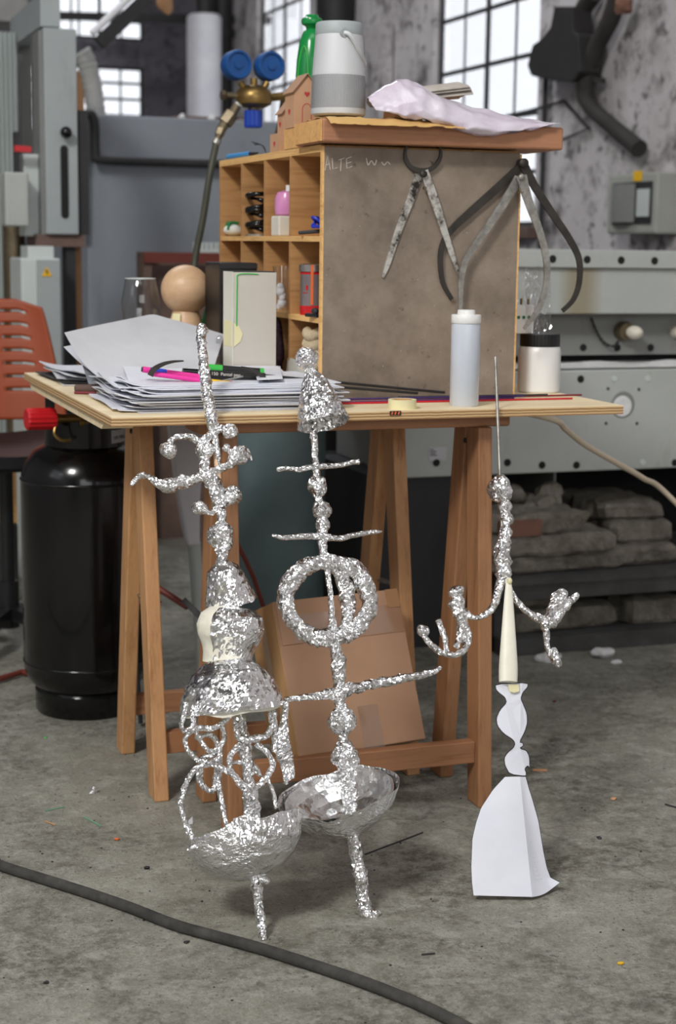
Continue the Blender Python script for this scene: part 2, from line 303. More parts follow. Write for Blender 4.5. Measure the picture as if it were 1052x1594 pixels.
# ---------------------------------------------------------------- mesh builder
class MB:
    def __init__(s): s.v = []; s.f = []; s.mi = []
    def add(s, vs, fs, mi=0):
        o = len(s.v); s.v += [Vector(p) for p in vs]
        s.f += [tuple(i+o for i in f) for f in fs]; s.mi += [mi]*len(fs); return s
    def box(s, a, b, mi=0, rot=None, piv=None):
        x0, y0, z0 = a; x1, y1, z1 = b
        vs = [V((x, y, z)) for z in (z0, z1) for y in (y0, y1) for x in (x0, x1)]
        if rot is not None:
            piv = V(piv) if piv is not None else (V(a)+V(b))/2
            vs = [piv+rot@(p-piv) for p in vs]
        return s.add(vs, [(0, 2, 3, 1), (4, 5, 7, 6), (0, 1, 5, 4), (2, 6, 7, 3), (0, 4, 6, 2), (1, 3, 7, 5)], mi)
    def bar(s, p, q, w, h, up=(0, 0, 1), mi=0):
        p = V(p); q = V(q); d = (q-p).normalized(); up = V(up)
        a = d.cross(up)
        if a.length < 1e-5: a = d.cross(V((0, 1, 0)))
        a.normalize(); b = a.cross(d)
        vs = [c+a*(w/2*i)+b*(h/2*j) for c in (p, q) for (i, j) in ((-1, -1), (1, -1), (1, 1), (-1, 1))]
        return s.add(vs, [(3, 2, 1, 0), (4, 5, 6, 7), (0, 1, 5, 4), (1, 2, 6, 5), (2, 3, 7, 6), (3, 0, 4, 7)], mi)
    def rings(s, rings, cap0=True, cap1=True, closed=True, mi=0):
        n = len(rings[0]); vs = [p for r in rings for p in r]; fs = []
        for i in range(len(rings)-1):
            for j in range(n if closed else n-1):
                k = (j+1) % n
                fs.append((i*n+j, i*n+k, (i+1)*n+k, (i+1)*n+j))
        if cap0 and closed: fs.append(tuple(reversed(range(n))))
        if cap1 and closed: fs.append(tuple((len(rings)-1)*n+j for j in range(n)))
        return s.add(vs, fs, mi)
    def tube(s, pts, r, seg=12, mi=0, smooth_path=0, cap=True):
        pts = [V(p) for p in pts]; rr = list(r) if hasattr(r, '__len__') else [r]*len(pts)
        if smooth_path: pts, rr = catmull(pts, rr, smooth_path)
        fr = frames(pts); rg = []
        for p, (a, b), q in zip(pts, fr, rr):
            rg.append([p+a*(q*math.cos(2*PI*j/seg))+b*(q*math.sin(2*PI*j/seg)) for j in range(seg)])
        return s.rings(rg, cap, cap, True, mi)
    def lathe(s, c, prof, axis=(0, 0, 1), seg=24, mi=0, cap=True, sx=1.0):
        c = V(c); ax = V(axis).normalized(); a, b = basis(ax)
        rg = [[c+ax*h+a*(max(r, 1e-5)*math.cos(2*PI*j/seg)*sx)+b*(max(r, 1e-5)*math.sin(2*PI*j/seg)) for j in range(seg)] for r, h in prof]
        return s.rings(rg, cap, cap, True, mi)
    def prism(s, poly, d, mi=0):
        d = V(d); n = len(poly); p = [V(q) for q in poly]
        vs = p+[q+d for q in p]
        fs = [tuple(reversed(range(n))), tuple(n+i for i in range(n))]+[(i, (i+1) % n, n+(i+1) % n, n+i) for i in range(n)]
        return s.add(vs, fs, mi)
    def ball(s, c, r, sub=2, mi=0, nz=0.0, ns=60, jit=0.0, rot=None):
        bm = bmesh.new(); bmesh.ops.create_icosphere(bm, subdivisions=sub, radius=1.0)
        c = V(c); r = V(r) if hasattr(r, '__len__') else V((r, r, r)); vs = []; o = V((random.random()*50,)*3)
        for v in bm.verts:
            p = V((v.co.x*r.x, v.co.y*r.y, v.co.z*r.z))
            if rot is not None: p = rot@p
            k = 1+nz*noise.noise((p+c)*ns+o)*1.6+random.uniform(-jit, jit)
            vs.append(c+p*k)
        fs = [tuple(v.index for v in f.verts) for f in bm.faces]; bm.free()
        return s.add(vs, fs, mi)
    def grid(s, fn, nu, nv, th=0.0, mi=0):
        P = [[V(fn(i/nu, j/nv)) for j in range(nv+1)] for i in range(nu+1)]
        vs = [p for r in P for p in r]; W = nv+1; fs = []
        for i in range(nu):
            for j in range(nv): fs.append((i*W+j, (i+1)*W+j, (i+1)*W+j+1, i*W+j+1))
        if th:
            N = []
            for i in range(nu+1):
                for j in range(nv+1):
                    du = P[min(i+1, nu)][j]-P[max(i-1, 0)][j]; dv = P[i][min(j+1, nv)]-P[i][max(j-1, 0)]
                    N.append(du.cross(dv).normalized())
            o = len(vs); vs = vs+[p-n*th for p, n in zip(vs, N)]
            fs2 = [tuple(reversed([k+o for k in f])) for f in fs]; rim = []
            b = [i*W for i in range(nu+1)]+[nu*W+j for j in range(1, nv+1)]+[i*W+nv for i in range(nu-1, -1, -1)]+[j for j in range(nv-1, 0, -1)]
            for x in range(len(b)):
                y = b[(x+1) % len(b)]; rim.append((b[x], b[x]+o, y+o, y))
            fs = fs+fs2+rim
        return s.add(vs, fs, mi)
    def build(s, name, mat, parent=None, smooth=False, loc=None, bevel=0.0, angle=40):
        me = bpy.data.meshes.new(name)
        if parent is not None: inv = parent.matrix_basis.inverted()
        else:
            if loc is None:
                n = max(1, len(s.v)); loc = V((sum(p.x for p in s.v)/n, sum(p.y for p in s.v)/n, min(p.z for p in s.v)))
            inv = Matrix.Translation(-V(loc))
        if parent is not None and parent.parent is not None: inv = (parent.parent.matrix_basis@parent.matrix_basis).inverted()
        me.from_pydata([inv@p for p in s.v], [], s.f)
        for m in (mat if isinstance(mat, (list, tuple)) else [mat]): me.materials.append(m)
        me.polygons.foreach_set('material_index', s.mi)
        bm = bmesh.new(); bm.from_mesh(me); bmesh.ops.recalc_face_normals(bm, faces=bm.faces); bm.to_mesh(me); bm.free()
        o = bpy.data.objects.new(name, me); C.objects.link(o)
        if parent is not None: o.parent = parent
        else: o.location = loc
        if smooth:
            for p in me.polygons: p.use_smooth = True
            me.set_sharp_from_angle(angle=math.radians(angle))
        if bevel:
            b = o.modifiers.new('bevel', 'BEVEL'); b.width = bevel; b.segments = 2; b.limit_method = 'ANGLE'
        return o
def basis(ax):
    a = ax.cross(V((0, 0, 1)))
    if a.length < 1e-3: a = V((1, 0, 0))
    a.normalize(); return a, ax.cross(a).normalized()
def catmull(pts, rr, n):
    P = []; R = []
    for i in range(len(pts)-1):
        p0 = pts[max(i-1, 0)]; p1 = pts[i]; p2 = pts[i+1]; p3 = pts[min(i+2, len(pts)-1)]
        k = n if isinstance(n, int) else max(1, int((p2-p1).length/n))
        for j in range(k):
            t = j/k
            P.append(0.5*((2*p1)+(p2-p0)*t+(2*p0-5*p1+4*p2-p3)*t*t+(3*p1-p0-3*p2+p3)*t**3)); R.append(rr[i]*(1-t)+rr[i+1]*t)
    P.append(pts[-1]); R.append(rr[-1]); return P, R
def frames(pts):
    out = []; a = None
    for i in range(len(pts)):
        d = (pts[min(i+1, len(pts)-1)]-pts[max(i-1, 0)])
        d = d.normalized() if d.length > 1e-9 else V((0, 0, 1))
        if a is None: a, b = basis(d)
        else:
            a = a-d*a.dot(d)
            a = a.normalized() if a.length > 1e-6 else basis(d)[0]
            b = d.cross(a)
        out.append((a, b))
    return out
def thing(name, label, cat, loc, group=None, rotz=0.0):
    o = bpy.data.objects.new(name, None); C.objects.link(o); o.location = V(loc); o.rotation_euler = (0, 0, rotz)
    o.empty_display_size = 0.05; tag(o, label, cat, group); return o
def tag(o, label, cat, group=None, kind=None):
    if label: o['label'] = label
    if cat: o['category'] = cat
    if group: o['group'] = group
    if kind: o['kind'] = kind
    return o
def struct(o, label=None, cat=None):
    o['kind'] = 'structure'; return tag(o, label, cat)
def text(name, body, size, p, right, up, mat, parent, extrude=0.0002):
    cu = bpy.data.curves.new(name, 'FONT'); cu.body = body; cu.size = size; cu.extrude = extrude; cu.materials.append(mat)
    tmp = bpy.data.objects.new(name, cu); C.objects.link(tmp)
    me = bpy.data.meshes.new_from_object(tmp); me.name = name; C.objects.unlink(tmp); bpy.data.objects.remove(tmp)
    o = bpy.data.objects.new(name, me); C.objects.link(o)
    r = V(right).normalized(); u = V(up).normalized(); n = r.cross(u)
    m = Matrix(((r.x, u.x, n.x, p[0]), (r.y, u.y, n.y, p[1]), (r.z, u.z, n.z, p[2]), (0, 0, 0, 1)))
    if parent is not None:
        o.parent = parent; pm = parent.matrix_basis if parent.parent is None else parent.parent.matrix_basis@parent.matrix_basis
        o.matrix_local = pm.inverted()@m
    else: o.matrix_world = m
    return o

# ---------------------------------------------------------------- the room
def pbox(mb, x0, y0, x1, y1, Y, dep, mi=0):
    # a box whose front face stands in the plane Y and covers a region seen there
    p = AY((x0+x1)/2, y0, Y); q = AY((x0+x1)/2, y1, Y); l = AY(x0, (y0+y1)/2, Y); r = AY(x1, (y0+y1)/2, Y)
    return mb.box((l.x, Y, q.z), (r.x, Y+dep, p.z), mi)
def holed(mb, a0, a1, z0, z1, holes, fn):
    A = sorted({a0, a1, *[h[0] for h in holes], *[h[1] for h in holes]}); Z = sorted({z0, z1, *[h[2] for h in holes], *[h[3] for h in holes]})
    for i in range(len(A)-1):
        for j in range(len(Z)-1):
            ca, cz = (A[i]+A[i+1])/2, (Z[j]+Z[j+1])/2
            if any(h[0] < ca < h[1] and h[2] < cz < h[3] for h in holes): continue
            lo, hi = fn(A[i], Z[j], A[i+1], Z[j+1]); mb.box(lo, hi)
XW, YB, XL, YF, ZC = 3.1, 11.5, -4.0, -4.6, 5.0
struct(MB().box((XL-.2, YF-.2, -0.1), (XW+.2, YB+.2, 0)).build('floor', M['floor'], loc=(0, 0, 0)), 'rough grey concrete workshop floor', 'floor')
w1 = (AX(835, 200, XW).y, AX(676, 60, XW).y, AX(830, 352, XW).z, 2.95)
w2 = (AX(481, 60, XW).y, AX(400, 60, XW).y, 1.25, 3.05)
_c = lambda a, b: (AY(a, b, YB).x, AY(a, b, YB).z)
w3 = (_c(48, 160)[0], _c(224, 160)[0], _c(150, 208)[1], _c(150, 102)[1])
w4 = (_c(90, 30)[0], _c(224, 30)[0], _c(150, 60)[1], _c(150, 0)[1]+0.5)
mb = MB(); holed(mb, YF, YB, 0, ZC, [w1, w2], lambda a, z, b, y: ((XW, a, z), (XW+.05, b, y)))
struct(mb.build('wall_right', M['plaster'], loc=(XW, 0, 0)), 'stained white plaster side wall with tall factory windows', 'wall')
mb = MB(); holed(mb, XL, XW+.05, 0, ZC, [w3, w4], lambda a, z, b, y: ((a, YB, z), (b, YB+.06, y)))
struct(mb.build('wall_back', M['plaster_dark'], loc=(0, YB, 0)), 'sooty grey end wall behind the machines', 'wall')
mb = MB(); holed(mb, YF, YB, 0, ZC, [(0.1, 2.7, 2.2, 4.2)], lambda a, z, b, y: ((XL-.25, a, z), (XL, b, y)))
struct(mb.build('wall_left', M['plaster'], loc=(XL, 0, 0)), 'grey side wall beyond the photograph', 'wall')
mb = MB(); holed(mb, XL, XW, 0, ZC, [(-2.1, 2.5, 1.5, 3.7)], lambda a, z, b, y: ((a, YF-.25, z), (b, YF, y)))
struct(mb.build('wall_front', M['plaster'], loc=(0, YF, 0)), 'grey wall behind the camera', 'wall')
mb = MB(); holed(mb, XL, XW, YF, YB, [(-0.7, 1.9, 0.1, 1.7), (-0.5, 2.1, 6.5, 7.9), (-3.2, -1.8, -1.2, 0.2)], lambda a, z, b, y: ((a, z, ZC), (b, y, ZC+.12)))
struct(mb.build('ceiling', M['roof'], loc=(0, 0, ZC)), 'dark workshop roof with skylights', 'ceiling')

def window(nm, plane, pos, h, vs, hs, label, thick=()):
    # plane 'X': the wall stands at x = pos; vs are bar positions along the wall, hs bar heights
    a0, a1, z0, z1 = h; fr = MB()
    def bx(a, z, b, y, d0, d1):
        return ((pos+d0, a, z), (pos+d1, b, y)) if plane == 'X' else ((a, pos+d0, z), (b, pos+d1, y))
    w = .02
    for q in ((a0, z0, a0+w, z1), (a1-w, z0, a1, z1), (a0, z0, a1, z0+w), (a0, z1-w, a1, z1)): fr.box(*bx(*q, .026, .044))
    o = struct(fr.build(nm, M['muntin']), label, 'window')
    for k, v in enumerate(vs):
        t = .016 if k in thick else .0075
        MB().box(*bx(v-t, z0+w, v+t, z1-w, .030, .030+(.010 if k in thick else .005))).build('window_bar', M['muntin'], o)
    for z in hs: MB().box(*bx(a0+w, z-.011, a1-w, z+.009, .031, .037)).build('window_bar', M['muntin'], o)
    MB().box(*bx(a0+w, z0+w, a1-w, z1-w, .0375, .040)).build('window_pane', M['film'], o)
    return o
zA, zB = AX(748, 13, XW).z, AX(748, 100, XW).z; dz = zA-zB
window('window_1', 'X', XW, w1, [AX(793, 60, XW).y, AX(748.5, 60, XW).y, AX(714, 60, XW).y], [zB-dz*i for i in (-2, -1, 0, 1, 2) if zB-dz*i > w1[2]+.1], 'tall bright factory window nearest on the right wall', (1,))
zA, zB = AX(430, 72, XW).z, AX(430, 133, XW).z; dz = zA-zB
window('window_2', 'X', XW, w2, [AX(460, 60, XW).y, AX(435, 60, XW).y, AX(418, 60, XW).y], [zB-dz*i for i in (-2, -1, 0, 1, 2) if zB-dz*i < 3.0], 'narrow bright window seen behind the green plastic scoop', (1,))
window('window_3', 'Y', YB, w3, [_c(x, 150)[0] for x in (84, 119, 154, 189)], [_c(150, y)[1] for y in (127, 152, 178)], 'low bright window on the end wall, behind the grey machine column')
window('window_4', 'Y', YB, w4, [_c(x, 30)[0] for x in (112, 124, 157, 190)], [_c(150, 30)[1]], 'upper bright window on the end wall, crossed by the slanted lamp')
for nm, pl, pos, h, lb in (('window_5', 'X', XL-.15, (0.1, 2.7, 2.2, 4.2), 'high window in the left wall, outside the view'), ('window_6', 'Y', YF-.15, (-2.1, 2.5, 1.5, 3.7), 'wide window behind the camera')):
    window(nm, pl, pos, h, [h[0]+(h[1]-h[0])*k/4 for k in (1, 2, 3)], [(h[2]+h[3])/2], lb)
for k, h in enumerate(((-0.7, 1.9, 0.1, 1.7), (-0.5, 2.1, 6.5, 7.9), (-3.2, -1.8, -1.2, 0.2))):
    struct(MB().box((h[0], h[2], ZC+.05), (h[1], h[3], ZC+.058)).build('window_%d' % (7+k), M['film']), ('front', 'rear', 'left')[k]+' roof skylight glazing', 'window')
p = AX(822, 352, XW)
struct(MB().box((XW-.05, w1[0]-.05, w1[2]-.05), (XW+.05, w1[1]+.05, w1[2]-.002)).build('trim_1', M['rust'], loc=(XW, w1[0], w1[2])), 'brown sill under the tall right window', 'sill')

# lit wall pier made up as a pale cylinder, downpipe and planks by the far corner
a = AY(318, 174, 10.7); b = AY(318, 28, 10.7)
t = thing('vertical_duct', 'pale round duct standing in the far corner left of the blue gauges', 'duct', (a.x, a.y, 0))
MB().lathe((a.x, a.y, 0), [(.115, 0), (.115, b.z), (.10, b.z+.02)], seg=24).build('duct_body', M['duct_white'], t, True)
MB().lathe((a.x, a.y, 0), [(.06, b.z+.02), (.06, 3.6)], seg=16).build('duct_neck', M['black_iron'], t, True)
a = AX(346, 100, 3.0)
t = thing('downpipe', 'black downpipe on the side wall behind the left gauge', 'pipe', (3.0, a.y, 0))
MB().lathe((3.0, a.y, 0), [(.07, 0), (.07, 4.6)], seg=16).build('pipe_shaft', M['black_iron'], t, True)
for z in (1.9, 2.4, 3.2): MB().lathe((3.0, a.y, z), [(.085, 0), (.085, .05)], seg=16).build('pipe_clip', M['black_iron'], t, True)
# dark chimney hood piece seen between windows
a = AX(600, 60, 3.05)
t = thing('wall_board', 'pale leaning board on the side wall left of the tall window', 'board', (3.05, a.y, 1.0))
for q in ((572, 32, 600, 130),):
    l = AX(q[0], 80, 3.05).y; r = AX(q[2], 80, 3.05).y
    MB().box((3.03, r, 1.2), (3.09, l, AX(585, 40, 3.05).z)).build('board_face', M['plaster'], t)
a = AX(522, 30, 3.0)
tag(MB().lathe((3.0, a.y, 1.5), [(.09, 0), (.11, 1.0), (.11, 2.2)], seg=16).build('stove_pipe', M['black_iron'], None, True), 'thick black pipe on the wall right behind the speaker', 'pipe')

# ---------------------------------------------------------------- large grey enclosure across the back
Y0 = 6.0
l = AY(135, 300, Y0).x; zt = AY(300, 184, Y0).z
t = thing('machine_enclosure', 'large plain blue-grey machine enclosure spanning behind the table', 'machine', (l+1, Y0, 0))
MB().box((l, Y0, 0.06), (2.62, Y0+.9, zt)).build('enclosure_body', M['encl'], t, bevel=.01)
MB().box((l+.05, Y0+.03, 0.0), (2.58, Y0+.85, 0.06)).build('plinth', M['dark'], t)
mb = MB(); pts = [AY(126, 365, Y0-.06), AY(128, 200, Y0-.06), AY(138, 178, Y0-.06), AY(147, 190, Y0-.06), AY(149, 240, Y0-.06), AY(160, 249, Y0-.06), AY(250, 253, Y0-.06), AY(342, 256, Y0-.06), AY(520, 262, Y0-.06)]
mb.tube(pts, .017, 10, smooth_path=6).build('conduit', M['dark'], t, True)
MB().box((AY(152, 220, Y0).x-.004, Y0-.004, AY(150, 245, Y0).z), (AY(153, 220, Y0).x, Y0-.0005, zt-.01)).build('panel_seam', M['machine_dark'], t)
a = AY(350, 178, 6.25)
tag(MB().box((AY(268, 178, 6.25).x, 6.2, zt+.001), (AY(402, 178, 6.25).x, 6.4, zt+.023)).build('brown_plank', M['rust']), 'brown plank lying on top of the blue-grey enclosure', 'plank')
for x, y in ((283, 170), (329, 178)):
    p = AY(x, y, 6.12); p.z = zt+.012
    tag(MB().ball(p, .014, 2, nz=.3).build('plaster_lump', M['foam_white']), 'small white lump on the enclosure top '+('left of' if x < 300 else 'in front of')+' the brown plank', 'lump')
# rusty crate with white comb strip in front of the enclosure
t = thing('rusty_crate', 'rust-brown open crate standing behind the wooden ball', 'crate', AY(280, 560, 5.4)*1)
t.location = (AY(290, 500, 5.4).x, 5.5, 0)
x0, x1, z1 = AY(223, 450, 5.4).x, AY(352, 450, 5.4).x, AY(280, 393, 5.4).z
MB().box((x0, 5.4, 0), (x0+.03, 5.5, z1)).box((x1-.03, 5.4, 0), (x1, 5.5, z1)).build('crate_side', M['rust'], t)
MB().box((x0+.03, 5.47, 0), (x1-.03, 5.5, z1-.02)).build('crate_back', M['rust'], t)
MB().box((x0, 5.385, z1-.035), (x1, 5.4, z1)).build('crate_rail', M['red_rod'], t)
mb = MB()
xa, xb, za = AY(306, 390, 5.45).x, AY(350, 390, 5.45).x, z1
mb.box((xa, 5.46, za), (xb, 5.5, za+.012))
for k in range(6): mb.box((xa+(xb-xa)*k/6, 5.46, za+.012), (xa+(xb-xa)*(k+.6)/6, 5.5, za+.035))
tag(mb.build('terminal_strip', M['pale']), 'white comb-like strip lying on the rusty crate', 'strip')

# ---------------------------------------------------------------- grey machine column at the left
Y1 = 5.0
t = thing('column_machine', 'tall grey machine column with a long black slot', 'machine', (AY(96, 365, Y1).x, Y1+.1, 0))
mb = MB(); pbox(mb, 70, 44, 121, 365, Y1, .16); mb.build('column', M['encl_light'], t, bevel=.004)
mb = MB(); pbox(mb, 62, 48, 70, 365, Y1+.02, .12); mb.build('column_flank', M['machine_dark'], t)
a, b = AY(99.5, 232, Y1), AY(99.5, 334, Y1)
mb = MB(); poly = []
for k in range(9): an = PI*k/8; poly.append(V((a.x+.0115*math.cos(an), Y1-.004, a.z+.0115*math.sin(an))))
for k in range(9): an = PI+PI*k/8; poly.append(V((a.x+.0115*math.cos(an), Y1-.004, b.z+.0115*math.sin(an))))
mb.prism(poly, (0, .003, 0)).build('slot', M['hole'], t)
a = AY(103, 206, Y1-.03); MB().ball(a, .018, 3).bar(a, a+V((0, .04, 0)), .01, .01).build('ball_knob', M['black_gloss'], t, True)
mb = MB(); pbox(mb, 123, 172, 138, 366, Y1+.02, .12); mb.build('side_rail', M['dark'], t)
mb = MB(); a, b = AY(78, 16, Y1+.06), AY(30, 52, 5.9); mb.bar(a, b, .06, .095).build('top_beam', M['encl_light'], t)
mb = MB(); pbox(mb, 33, 56, 50, 242, 5.85, .06); mb.build('rear_post', M['machine_dark'], t)
mb = MB(); pbox(mb, 37, 240, 72, 368, Y1+.06, .14); mb.build('head_box', M['pale'], t, bevel=.004)
mb = MB(); pbox(mb, 8, 268, 45, 352, Y1-.04, .1); mb.build('control_box', M['machine'], t, bevel=.006)
a, b = AY(22, 231, Y1), AY(48, 233, Y1); MB().bar(a, b, .02, .018).build('red_lever', M['red_plastic'], t)
mb = MB(); pbox(mb, 23, 205, 31, 268, Y1+.05, .04); mb.build('lever_post', M['dark'], t)
mb = MB(); pbox(mb, 56, 365, 132, 384, Y1+.02, .18); mb.build('column_foot', M['rust'], t)
z0 = AY(100, 384, Y1).z
x0, x1 = AY(98, 390, Y1+.1).x, AY(106, 390, Y1+.1).x
MB().box((x0, Y1+.04, 0), (x1+.012, Y1+.12, z0)).build('lower_guide', M['dark'], t)
a = AY(116, 390, Y1+.1); MB().lathe((a.x, a.y, 0), [(.022, 0), (.022, z0)], seg=16).build('lead_screw', M['tan_board'], t, True)
a = AY(12, 390, Y1+.2); MB().lathe((a.x+.02, a.y, 0), [(.035, 0), (.035, AY(12, 352, Y1+.2).z)], seg=16).build('support_tube', M['brass_dull'], t, True)
t = thing('switch_cabinet', 'pale grey cabinet with a yellow warning triangle behind the orange chair', 'cabinet', (AY(70, 600, 4.8).x, 4.9, 0))
x0, x1, zt_ = AY(57, 450, 4.8).x, AY(95, 450, 4.8).x, AY(70, 402, 4.8).z
xl = AY(33, 450, 4.8).x
MB().box((xl, 4.8, 0), (x1, 5.02, zt_)).build('cabinet_body', M['pale'], t, bevel=.006)
MB().box((x0, 4.793, .15), (x1-.004, 4.8, zt_-.005)).build('cabinet_door', M['encl_light'], t)
MB().box((AY(40, 390, 4.9).x, 4.86, zt_), (x1-.01, 5.0, zt_+.035)).build('cabinet_cap', M['pale'], t)
c = AY(73, 423, 4.79); s_ = .0155
sg = MB().prism([c+V((-s_, 0, -s_*.85)), c+V((s_, 0, -s_*.85)), c+V((0, 0, s_*.95))], (0, .002, 0)).build('warning_sign', M['yellow_sign'], t)
mb = MB(); 
for (u, v), (w, x) in zip([(.0, .006), (-.004, .0), (.003, .001)], [(-.004, 0), (.003, .001), (-.001, -.008)]): mb.bar(c+V((u, -.001, v)), c+V((w, -.001, x)), .002, .001, (0, 1, 0))
mb.build('bolt_symbol', M['hole'], sg)
# flexible duct, lamp, corrugated sheet, rag
mb = MB(); P, R_ = catmull([AY(126, 80, 6.4), AY(134, 95, 6.4), AY(143, 130, 6.4), AY(149, 172, 6.4), AY(151, 186, 6.4)], [.04]*5, .012)
R_ = [r*(1.0 if i % 2 else .88) for i, r in enumerate(R_)]
tag(mb.tube(P, R_, 16).build('flexible_duct', M['flex'], None, True), 'white ribbed flexible duct curving down beside the grey column', 'duct')
mb = MB(); pbox(mb, 121, 110, 131, 172, 6.5, .05); tag(mb.build('brown_batten', M['tan_board']), 'brown batten upright beside the white flexible duct', 'batten')
a, b = AY(222, -10, 6.2), AY(146, 62, 6.2)
t = thing('strip_lamp', 'slanted strip lamp hanging in front of the upper end-wall window', 'lamp', (a+b)/2)
MB().bar(a+V((.02, 0, -.012)), b+V((.02, 0, -.012)), .05, .045, (0, 1, 0)).build('lamp_housing', M['dark'], t)
MB().tube([a+V((-.012, -.02, .02)), b+V((-.012, -.02, .02))], .014, 10).build('lamp_tube', M['window_glow'], t, True)
for q in (.1, .9): p = a.lerp(b, q); MB().tube([p, V((p.x, p.y, ZC))], .003, 6).build('hanging_wire', M['dark'], t)
mb = MB(); x0, x1 = AY(-30, 150, 5.7).x, AY(27, 150, 5.7).x; za, zb = 0, AY(15, 50, 5.7).z
n = 24; rg = []
for k in range(n+1):
    x = x0+(x1-x0)*k/n; d = .012*math.sin(k*PI/1.5); rg.append((x, 5.7+d))
mb.prism([V((x, y, za)) for x, y in rg]+[V((x, y+.012, za)) for x, y in reversed(rg)], (0, 0, zb))
tag(mb.build('corrugated_sheet', M['pale']), 'pale corrugated metal sheet upright at the left edge of the photo', 'sheet')
p = AY(257, 2, 7.0)
tag(MB().ball(p, (.035, .02, .05), 3, nz=.25, ns=25).build('hanging_rag', M['tan_board']), 'tan rag hanging at the top beside the slanted strip lamp', 'rag')
p = AY(20, 10, 7.5)
tag(MB().box((AY(-60, 20, 7.5).x, 7.5, AY(0, 32, 7.5).z), (AY(43, 20, 7.5).x, 7.8, ZC)).build('hoist_housing', M['roof']), 'black housing high up in the top left corner', 'housing')
for xx_ in ((93, 62, 330, 100),):
    pass
a, b = AY(90, 22, 10.9), AY(330, 30, 10.9)
tag(MB().bar(AY(60, 24, 10.9), AY(420, 32, 10.9), .06, .05).build('crane_rail', M['black_iron']), 'thin dark rail running across the upper end-wall window', 'rail')

# ---------------------------------------------------------------- orange chair and wood behind the gas bottle
t = thing('orange_chair', 'orange plastic chair with a slotted backrest behind the table', 'chair', (AY(10, 600, 4.3).x, 4.3, 0))
cx = AY(-15, 560, 4.3).x; wid = AY(86, 560, 4.3).x-cx; zb, zt = AY(40, 652, 4.3).z, AY(40, 466, 4.3).z
mb = MB(); nu, nv = 44, 46
def chairpt(u, v):
    hw = wid*(.80+.32*(1-v)**.8); x = cx+hw*(2*u-1)
    top = 1-.07*max(0, abs(2*u-1)-.55)/.45
    return V((x, 4.30+.06*v-.05*abs(2*u-1)**2, zb+(zt-zb)*v*top))
W = nv+1; vs = [chairpt(i/nu, j/nv) for i in range(nu+1) for j in range(nv+1)]; fs = []
for i in range(nu):
    for j in range(nv):
        v = j/nv; u = i/nu
        slot = (j % 5 == 1) and 6 < j < 42 and (0.10 < abs(u-.5) < .34) 
        if slot: continue
        fs.append((i*W+j, (i+1)*W+j, (i+1)*W+j+1, i*W+j+1))
mb.add(vs, fs); o = mb.build('backrest', M['orange'], t, True); md = o.modifiers.new('thick', 'SOLIDIFY'); md.thickness = .008
zs = AY(40, 700, 4.15).z
MB().grid(lambda u, v: V((cx-wid*1.0+2*wid*1.05*u, 4.26-.36+.36*v, zs+.035-.02*math.sin(PI*u)+.03*max(0, v-.8)*3)), 16, 12, .03).build('seat', M['black_plastic'], t, True)
MB().box((cx-.10, 3.95, zs-.03), (cx+.10, 4.17, zs)).build('seat_mount', M['dark'], t)
MB().tube([V((cx, 4.15, zs-.02)), V((cx, 4.27, zs-.01)), V((cx, 4.345, zb+.08))], .018, 10, smooth_path=4).build('back_support', M['dark'], t, True)
MB().lathe((cx, 4.06, .06), [(.028, 0), (.028, .12), (.018, .12), (.018, zs-.08)], seg=16).build('gas_lift', M['black_plastic'], t, True)
for k in range(5):
    an = 2*PI*k/5+.35; d = V((math.cos(an), math.sin(an), 0)); c0 = V((cx, 4.06, .1))
    MB().bar(c0+d*.02, c0+d*.22-V((0, 0, .025)), .045, .03).build('base_leg', M['black_plastic'], t)
    p = c0+d*.22; MB().lathe((p.x-.012, p.y, .028), [(.028, 0), (.028, .024)], (1, 0, 0), 14).build('caster', M['black_plastic'], t, True)
mb = MB(); pbox(mb, -20, 718, 26, 815, 4.65, .04)
o = tag(mb.build('plywood_offcut', M['pine_end']), 'pale wooden board upright behind the orange chair base', 'board'); 
lo = min(p.z for p in mb.v)
mb2 = MB(); x0, x1 = AY(-20, 760, 4.65).x, AY(24, 760, 4.65).x
mb2.box((x0, 4.62, 0), (x1, 4.75, lo)); tag(mb2.build('dark_block', M['dark']), 'dark block under the pale wooden board at the left edge', 'block')

# ---------------------------------------------------------------- machine bed with bores at the right
Y3 = 3.75
t = thing('machine_bed', 'massive grey-green machine bed with rows of dark bores', 'machine', (2.2, Y3+.3, 0))
XR = 3.04; xl = AY(626, 700, Y3).x; xm = 1.40
z_ = lambda y, x=900: AY(x, y, Y3).z
MB().box((xm, Y3, z_(489)), (XR, Y3+.55, z_(417))).build('upper_beam', M['machine_beam'], t, bevel=.004)
MB().box((xm, Y3-.012, z_(417)), (XR, Y3+.56, z_(389))).build('top_flange', M['machine'], t, bevel=.003)
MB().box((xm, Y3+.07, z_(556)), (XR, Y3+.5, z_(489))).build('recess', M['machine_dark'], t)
MB().box((xm, Y3+.12, z_(572)), (XR, Y3+.5, z_(556))).build('shadow_gap', M['soot'], t)  # dark strip stands for the shadow between recess and front plate
MB().box((xl, Y3, z_(738, 800)), (XR, Y3+.5, z_(576))).build('front_plate', M['machine'], t, bevel=.004)
MB().grid(lambda u, v: V((xl+.05+(XR-xl-.05)*u, Y3+.005+.11*v, z_(576)+.004+.018*noise.noise(V((u*9, v*4, 0)))*math.sin(PI*v)+.01*v)), 60, 6).build('dirt_ledge', M['foam_white'], t, True)
def bores(ys, xs, Yp, r, mat=M['hole'], nm='bore'):
    for x, y in zip(xs, ys):
        c = AY(x, y, Yp); MB().lathe(c+V((0, -.0015, 0)), [(r*.88, -.001), (r, 0), (r, .003)], (0, 1, 0), 20).build(nm, mat, t, True)
bores((403, 404, 405, 406), (860, 913.5, 966.5, 1018.5), Y3-.012, .0100)
